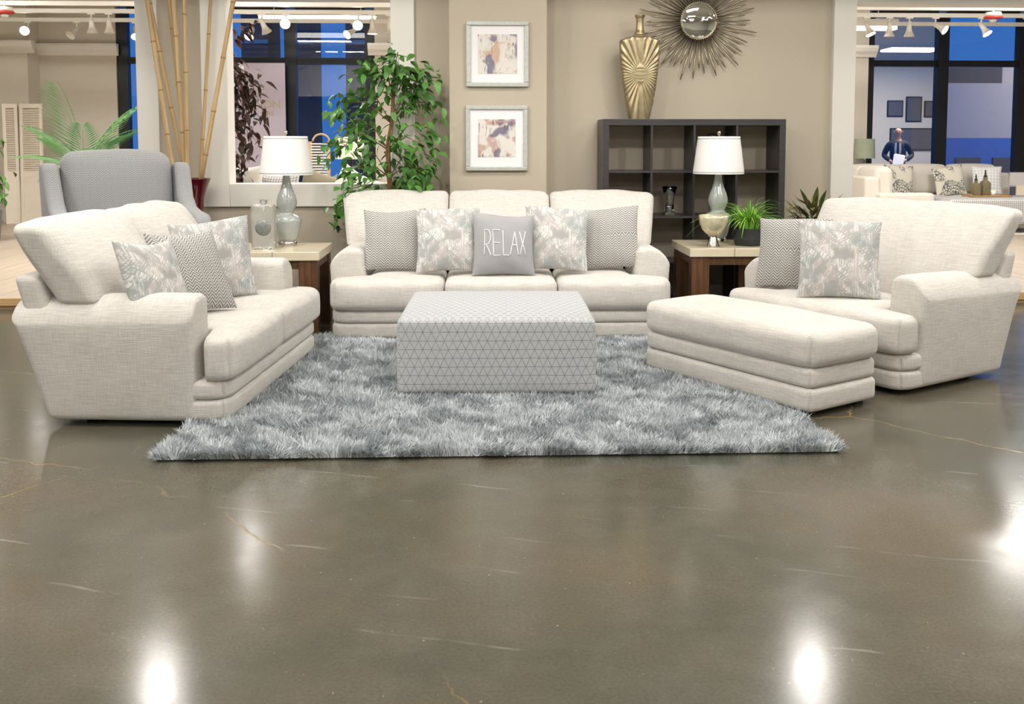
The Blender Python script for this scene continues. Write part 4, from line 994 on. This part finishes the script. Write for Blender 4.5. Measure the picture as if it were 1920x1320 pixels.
for i, ((xa, za), (xb, zb)) in enumerate(bp):
    y0 = 8.17 + [-.05, .03, .05, -.03, -.06, .04, -.04][i]; y1 = 8.17 + [-.0, .05, .10, -.02, -.04, .08, -.02][i]
    A = Vector((xa, y0, za)); d = Vector((xb, y1, zb)) - A; a0 = A - d * (.20 / d.z); e = A + d * ((3.5 - za) / d.z)
    r = empty('bamboo_pole', a0, 0, names[i], 'bamboo', 'bamboo poles in the red vase'); L = (e - a0).length
    r.rotation_euler = (e - a0).to_track_quat('Z', 'Y').to_euler(); nn = 7; offz = random.uniform(.0, .3); rad = .019 - .002 * (i % 3)
    prof = [(rad, 0)]; rings = []
    z = offz + .12
    while z < L - .1:
        prof += [(rad * .97, z - .02), (rad * 1.02, z - .004), (rad * .9, z), (rad * 1.1, z + .005), (rad * .98, z + .02)]; rings.append(z); z += random.uniform(.36, .48)
    prof.append((rad * .8, L)); ob('cane', mesh('cane', *lathe(prof, 12)), M['bamboo'], r)
    for z in rings: ob('node_ring', mesh('node_ring', *lathe([(rad * 1.02, z - .005), (rad * 1.16, z + .003), (rad * 1.02, z + .011)], 12, False)), M['node'], r)

# ------------------------------------------------------------------ back room, left: shutters
t = empty('louvred_shutters', (-7.55, 16.35, .1), 0, 'ivory louvred folding shutters leaning at the far left pilaster', 'shutters')
sl = mesh('louvre', *bx(-.5, .5, -.012, .012, -.004, .004), False); sl.materials.append(M['shutter'])
for (x0, x1, yaw) in ((-.29, -.065, .5), (-.05, .33, -.05)):
    wd2 = (x1 - x0) / 2; d = empty('shutter_leaf', ((x0 + x1) / 2, 0, 0)); d.parent = t; d.rotation_euler = (-.03, 0, yaw)
    for sx in (-1, 1): boxo('stile', (-.025, .025, -.015, .015, 0, 2.0), M['shutter'], d, (sx * (wd2 - .025), 0, 0))
    for z0, z1 in ((0, .13), (.78, .88), (1.93, 2.0)): boxo('rail', (-wd2 + .05, wd2 - .05, -.014, .014, z0, z1), M['shutter'], d)
    boxo('raised_panel', (-wd2 + .05, wd2 - .05, -.006, .006, .13, .78), M['shutter'], d)
    for i in range(28):
        o = ob('louvre', sl, None, d, (0, 0, .90 + i * .0368), (.7, 0, 0)); o.scale = (2 * wd2 - .1, 1.5, 1)
# ------------------------------------------------------------------ back room, middle: sign wall and pillows
t = empty('sign_wall', (-3.80, 16.82, 0), 0, 'lilac sign wall behind the burgundy tree with gold letters ON and URE', 'sign')
boxo('panel', (-.62, .53, -.02, .02, .1, 2.82), M['lilac'], t)
def letters(txt, size, loc, nm):
    c = bpy.data.curves.new('txt', 'FONT'); c.body = txt; c.size = size; c.extrude = .004; tmp = bpy.data.objects.new('txt', c); COL.objects.link(tmp)
    bpy.context.view_layer.update(); dg = bpy.context.evaluated_depsgraph_get(); me = bpy.data.meshes.new_from_object(tmp.evaluated_get(dg)); bpy.data.objects.remove(tmp)
    me.materials.clear(); o = ob(nm, me, M['lettergold'], t, loc, (PI / 2, 0, 0)); return o
letters('ON', .19, (.15, -.024, 2.05), 'lettering'); letters('URE', .115, (.13, -.024, 1.92), 'lettering')
def bpillow(name, loc, size, th, mat, tilt, rz, lab, roll=0.):
    o = pillow(loc, size, th, mat, tilt, rz, roll, lab, 'pillows on the sofa behind the window opening'); return o
sb = empty('backroom_sofa', (-1.3, 10.35, .1), 0, 'low olive sofa beyond the window opening, only its back edge showing', 'sofa')
p, f = soft(.95, .14, .45, .06, (20, 4, 8)); ob('back', mesh('back', p, f), M['olive'], sb, (0, .2, .46))
p, f = soft(.95, .40, .27, .05, (20, 10, 4)); ob('seat', mesh('seat', p, f), M['olive'], sb, (0, -.32, .28))
for sx in (-1, 1):
    p, f = soft(.12, .5, .36, .06, (6, 10, 6)); ob('arm', mesh('arm', p, f), M['olive'], sb, (sx * 1.05, -.2, .37))
bpillow('cream', (-2.40, 10.02, 1.00), .42, .08, M['linen2'], .1, .1, 'cream pillow at the left corner of the window sill')
bpillow('plaid', (-2.06, 10.10, .90), .46, .08, M['plaid'], .15, -.2, 'grey plaid pillow left of the white lamp, beyond the sill')
bpillow('olive', (-1.62, 10.15, .90), .48, .08, M['olive'], .15, .15, 'olive pillow right of the white lamp, beyond the sill', .3)
bpillow('white', (-1.28, 10.10, .93), .46, .09, M['linen2'], .15, -.1, 'white round-cornered pillow beside the ficus, beyond the sill', .5)
t = empty('slatted_lantern', (-1.90, 11.85, .1), .1, 'slatted lantern with rope handle beyond the window opening', 'lantern')
boxo('stand', (-.3, .3, -.2, .2, 0, .86), M['walnut'], t)
for sx in (-1, 1):
    for sy in (-1, 1): boxo('post', (-.012, .012, -.012, .012, .86, 1.36), M['nosing'], t, (sx * .11, sy * .11, 0))
for i in range(14):
    for sy in (-1, 1): boxo('slat', (-.1, .1, -.005, .005, -.009, .009), M['fixture'], t, (0, sy * .11, .89 + i * .034))
    for sx in (-1, 1): boxo('slat', (-.005, .005, -.1, .1, -.009, .009), M['fixture'], t, (sx * .11, 0, .89 + i * .034))
ob('rope_handle', mesh('rope_handle', *tube([(.02 + .1 * math.cos(a), 0, 1.36 + .09 * math.sin(a)) for a in np.linspace(-.3, PI, 12)], .012, 8)), M['rope'], t)
t = empty('linen_table_lamp', (-1.58, 12.3, .1), 0, 'table lamp with glowing beige shade behind the ficus', 'lamp')
boxo('table', (-.4, .3, -.25, .25, 0, .86), M['walnut'], t)
ob('base', mesh('base', *lathe([(0, .86), (.08, .86), (.08, .88), (.05, .93), (.06, 1.0), (.02, 1.1), (.015, 1.2)], 20)), M['bronze'], t)
ob('shade', mesh('shade', *lathe([(.19, 1.14), (.16, 1.42)], 32, False)), M['warmshade'], t)

# ------------------------------------------------------------------ back room, right: sectional and plaid ottoman
s = empty('sectional_sofa', (0, 0, .1), 0, 'pale cream sectional sofa in the right-hand bay', 'sofa')
def sp(name, cx, cy, cz, hx, hy, hz, r=.05, bu=(0, 0, 0), mat='linen2', fn=None):
    p, f = soft(hx, hy, hz, r, (12, 8, 6), bu, fn); return ob(name, mesh(name, p, f), M[mat], s, (cx, cy, cz))
sp('back_frame', 5.95, 15.15, .42, .12, 1.0, .42); sp('arm', 6.42, 14.15, .30, .42, .14, .30); sp('base', 6.5, 15.15, .14, .46, .95, .14)
sp('base', 7.8, 15.8, .14, 1.3, .38, .14); sp('back_frame', 7.75, 16.2, .42, 1.4, .12, .42); sp('arm', 9.15, 15.8, .3, .13, .5, .30)
for y in (14.7, 15.5): sp('seat_cushion', 6.5, y, .38, .42, .39, .10, .05, (0, 0, .02))
for x in (7.3, 8.3): sp('seat_cushion', x, 15.68, .38, .48, .45, .10, .05, (0, 0, .02))
for y in (14.55, 15.25): sp('back_cushion', 6.15, y, .74, .13, .36, .24, .08, (.05, 0, .02))
for x in (6.75, 7.55, 8.4): sp('back_cushion', x, 16.02, .74, .40, .13, .24, .07, (0, .05, .02))
GP = 'pillows on the far sectional'
def fp(x, y, z, mat, rz, lab, size=.46, roll=0.): pillow((x, y, z), size, .08, M[mat], .25, rz, roll, lab, GP, x)
fp(6.6, 15.45, .78, 'floral', .5, 'dark floral pillow against the left back of the far sectional', .42)
fp(7.0, 15.62, .83, 'floral', .1, 'large grey floral pillow second from left on the far sectional', .52, .1)
fp(7.85, 15.62, .82, 'floral', -.1, 'grey floral pillow behind the amber bottles on the far sectional', .50, -.12)
fp(8.42, 15.5, .84, 'plaidw', -.2, 'white windowpane-check pillow behind the sign card', .46, .05)
t = empty('plaid_ottoman', (7.9, 14.25, .1), 0, 'grey plaid cocktail ottoman at the right edge', 'ottoman')
p, f = soft(.95, .45, .19, .05, (20, 10, 5), (0, 0, .015)); ob('upholstered_body', mesh('upholstered_body', p, f), M['plaid'], t, (0, 0, .32))
for sx in (-1, 1):
    for sy in (-1, 1): boxo('leg', (-.035, .035, -.035, .035, 0, .14), M['black'], t, (sx * .8, sy * .36, 0))
boxo('area_rug', (6.9, 9.3, 13.75, 15.0, .101, .112), M['linen2']); tag(bpy.data.objects['area_rug'], 'flat cream rug under the plaid ottoman', 'rug'); bpy.data.objects['area_rug'].location.z = .0
bpy.data.objects['plaid_ottoman'].location.z = .113
TZ = .113 + .525
t = empty('wooden_tray', (7.72, 14.2, TZ), 0, 'oak tray on the plaid ottoman', 'tray')
boxo('board', (-.3, .3, -.17, .17, 0, .02), M['tray'], t, bevel=.004)
for sx in (-1, 1): boxo('handle', (-.015, .015, -.1, .1, .02, .04), M['tray'], t, (sx * .28, 0, 0))
for x, y, hs, lab in ((7.55, 14.2, .9, 'shorter amber-grey bottle with finial stopper on the tray'), (7.72, 14.25, 1.08, 'taller amber-grey bottle with finial stopper on the tray')):
    t = empty('stoppered_bottle', (x, y, TZ + .021), 0, lab, 'bottle'); t.scale = (hs, hs, hs)
    ob('body', mesh('body', *lathe([(0, 0), (.075, 0), (.08, .02), (.08, .15), (.07, .18), (.03, .21), (.028, .25), (.034, .255)], 4, True), False), M['bottle'], t, (0, 0, 0), (0, 0, PI / 4))
    ob('stopper', mesh('stopper', *lathe([(.022, .255), (.024, .27), (.01, .285), (.016, .30), (.008, .32), (.012, .335), (0, .36)], 16)), M['bronze'], t)
tag(ob('small_cup', mesh('small_cup', *lathe([(0, 0), (.03, 0), (.038, .08), (.034, .08), (.028, .01), (0, .01)], 20)), M['fixture'], None, (7.76, 14.08, TZ + .021)), 'small white cup in front of the bottles', 'cup')
t = empty('sign_card', (8.22, 14.2, TZ), -.1, 'clear acrylic card holder with grey product card on plaid ottoman', 'sign')
boxo('holder', (-.16, .16, -.01, .01, 0, .37), M['iceglass'], t); boxo('card', (-.15, .15, -.016, -.011, .17, .36), M['facade'], t); boxo('swatch', (-.05, .14, -.02, -.016, .02, .17), M['stone'], t); boxo('swatch', (-.15, -.06, -.02, -.016, .02, .15), M['tower'], t)
t = empty('sage_table_lamp', (6.35, 15.3, .1), 0, 'sage green drum lamp beside the right white column', 'lamp'); t.location = (6.32, 15.9, .1)
t.location = (6.80, 16.56, .1)
boxo('table', (-.25, .25, -.15, .15, 0, .6), M['walnut'], t); ob('base', mesh('base', *lathe([(0, .6), (.08, .6), (.08, .62), (.03, .66), (.05, .78), (.03, .9), (.012, .95), (.012, 1.1)], 20)), M['nickel'], t)
ob('shade', mesh('shade', *lathe([(.18, 1.08), (.165, 1.42)], 32, False)), M['greenshade'], t)

# ------------------------------------------------------------------ man in a dark suit, built beyond the right-hand window for its reflection
def skin(name, pts, edges, rad, mat, parent, sub=2):
    me = bpy.data.meshes.new(name); me.from_pydata(pts, edges, []); me.materials.append(mat)
    o = bpy.data.objects.new(name, me); COL.objects.link(o); o.parent = parent
    m = o.modifiers.new('skin', 'SKIN'); m.use_smooth_shade = True
    for v, r in zip(me.skin_vertices[0].data, rad): v.radius = r if hasattr(r, '__len__') else (r, r)
    me.skin_vertices[0].data[0].use_root = True
    u = o.modifiers.new('sub', 'SUBSURF'); u.levels = sub; u.render_levels = sub
    return o
pz = empty('person', (9.82, 22.0, 0), -.42, 'man in a dark suit and tie holding papers, standing in for a reflection in the right window', 'person')
HL, HR = (-.13, -.24, 1.02), (.15, -.22, 1.04)
body = skin('body', [(0, 0, .95), (0, 0, 1.2), (0, .01, 1.42), (0, .0, 1.55), (0, -.01, 1.63), (0, -.02, 1.72), (0, -.01, 1.80), (.19, .01, 1.42), (.30, .04, 1.16), HR, (.10, -.29, 1.02), (-.19, .01, 1.42), (-.30, .04, 1.16), HL, (-.08, -.30, 1.0), (.09, 0, .9), (.10, 0, .5), (.10, .02, .08), (.10, -.12, .05), (-.09, 0, .9), (-.10, 0, .5), (-.10, .02, .08), (-.10, -.12, .05)],
     [(0, 1), (1, 2), (2, 3), (3, 4), (4, 5), (5, 6), (2, 7), (7, 8), (8, 9), (9, 10), (2, 11), (11, 12), (12, 13), (13, 14), (0, 15), (15, 16), (16, 17), (17, 18), (0, 19), (19, 20), (20, 21), (21, 22)],
     [.09, .09, .09, .055, .065, .085, .06, .06, .045, .032, .03, .06, .045, .032, .03, .08, .06, .04, .04, .08, .06, .04, .04], M['skin'], pz)
skin('jacket', [(0, 0, .88), (0, 0, 1.1), (0, .01, 1.3), (0, .01, 1.44), (.20, .01, 1.42), (.31, .04, 1.16), (.17, -.19, 1.05), (-.20, .01, 1.42), (-.31, .04, 1.16), (-.15, -.20, 1.04)], [(0, 1), (1, 2), (2, 3), (3, 4), (4, 5), (5, 6), (3, 7), (7, 8), (8, 9)],
     [(.20, .14), (.19, .14), (.20, .15), (.12, .11), .085, .068, .05, .085, .068, .05], M['suit'], pz)
skin('trousers', [(0, 0, .92), (.10, 0, .82), (.11, 0, .5), (.11, .01, .08), (-.10, 0, .82), (-.11, 0, .5), (-.11, .01, .08)], [(0, 1), (1, 2), (2, 3), (0, 4), (4, 5), (5, 6)], [(.17, .12), .105, .085, .075, .105, .085, .075], M['suit'], pz)
V, Fc = prism([(-.065, 1.46), (.065, 1.46), (.075, 1.3), (.045, 1.05), (-.045, 1.05), (-.075, 1.3)], -.012, .03); ob('shirt_front', mesh('shirt_front', V, Fc, False), M['shirt'], pz, (0, -.158, 0))
V, Fc = prism([(-.02, 1.46), (.02, 1.46), (.03, 1.12), (0, 1.07), (-.03, 1.12)], -.008, .01); ob('necktie', mesh('necktie', V, Fc, False), M['suit'], pz, (0, -.182, 0))
for sx in (-1, 1): ob('eye', mesh('eye', *lathe([(0, -.008), (.008, 0), (0, .008)], 8)), M['suit'], pz, (sx * .03, -.10, 1.725))
ob('nose', mesh('nose', *lathe([(0, -.02), (.013, -.015), (.008, .01), (0, .03)], 8)), M['skin'], pz, (0, -.108, 1.695))
boxo('mouth', (-.022, .022, -.004, .004, -.004, .004), M['redplastic'], pz, (0, -.096, 1.655))
for sx in (-1, 1): ob('ear', mesh('ear', *lathe([(0, -.03), (.014, 0), (0, .03)], 8)), M['skin'], pz, (sx * .088, 0, 1.71))
for sx, hp in ((1, HR), (-1, HL)):
    for j in range(5):
        a = Vector(hp) + Vector((-sx * .03, -.05, .022 - .014 * j)); ob('finger', mesh('finger', *tube([a, a + Vector((-sx * .03, -.035, -.004)), a + Vector((-sx * .06, -.03, -.012))], [.009, .008, .006], 6)), M['skin'], body)
for q in (0, 1):
    o = boxo('paper_sheet', (-.11, .11, -.001, .001, -.15, .15), M['paper'], None, (0, 0, 0), (-.5, .12 + .1 * q, -.42)); o.location = (9.82 - .115 + .012 * q, 22.0 - .29 - .01 * q, 1.06)
    tag(o, 'white paper sheet held by the man in a suit', 'paper', 'papers in the man\'s hands')
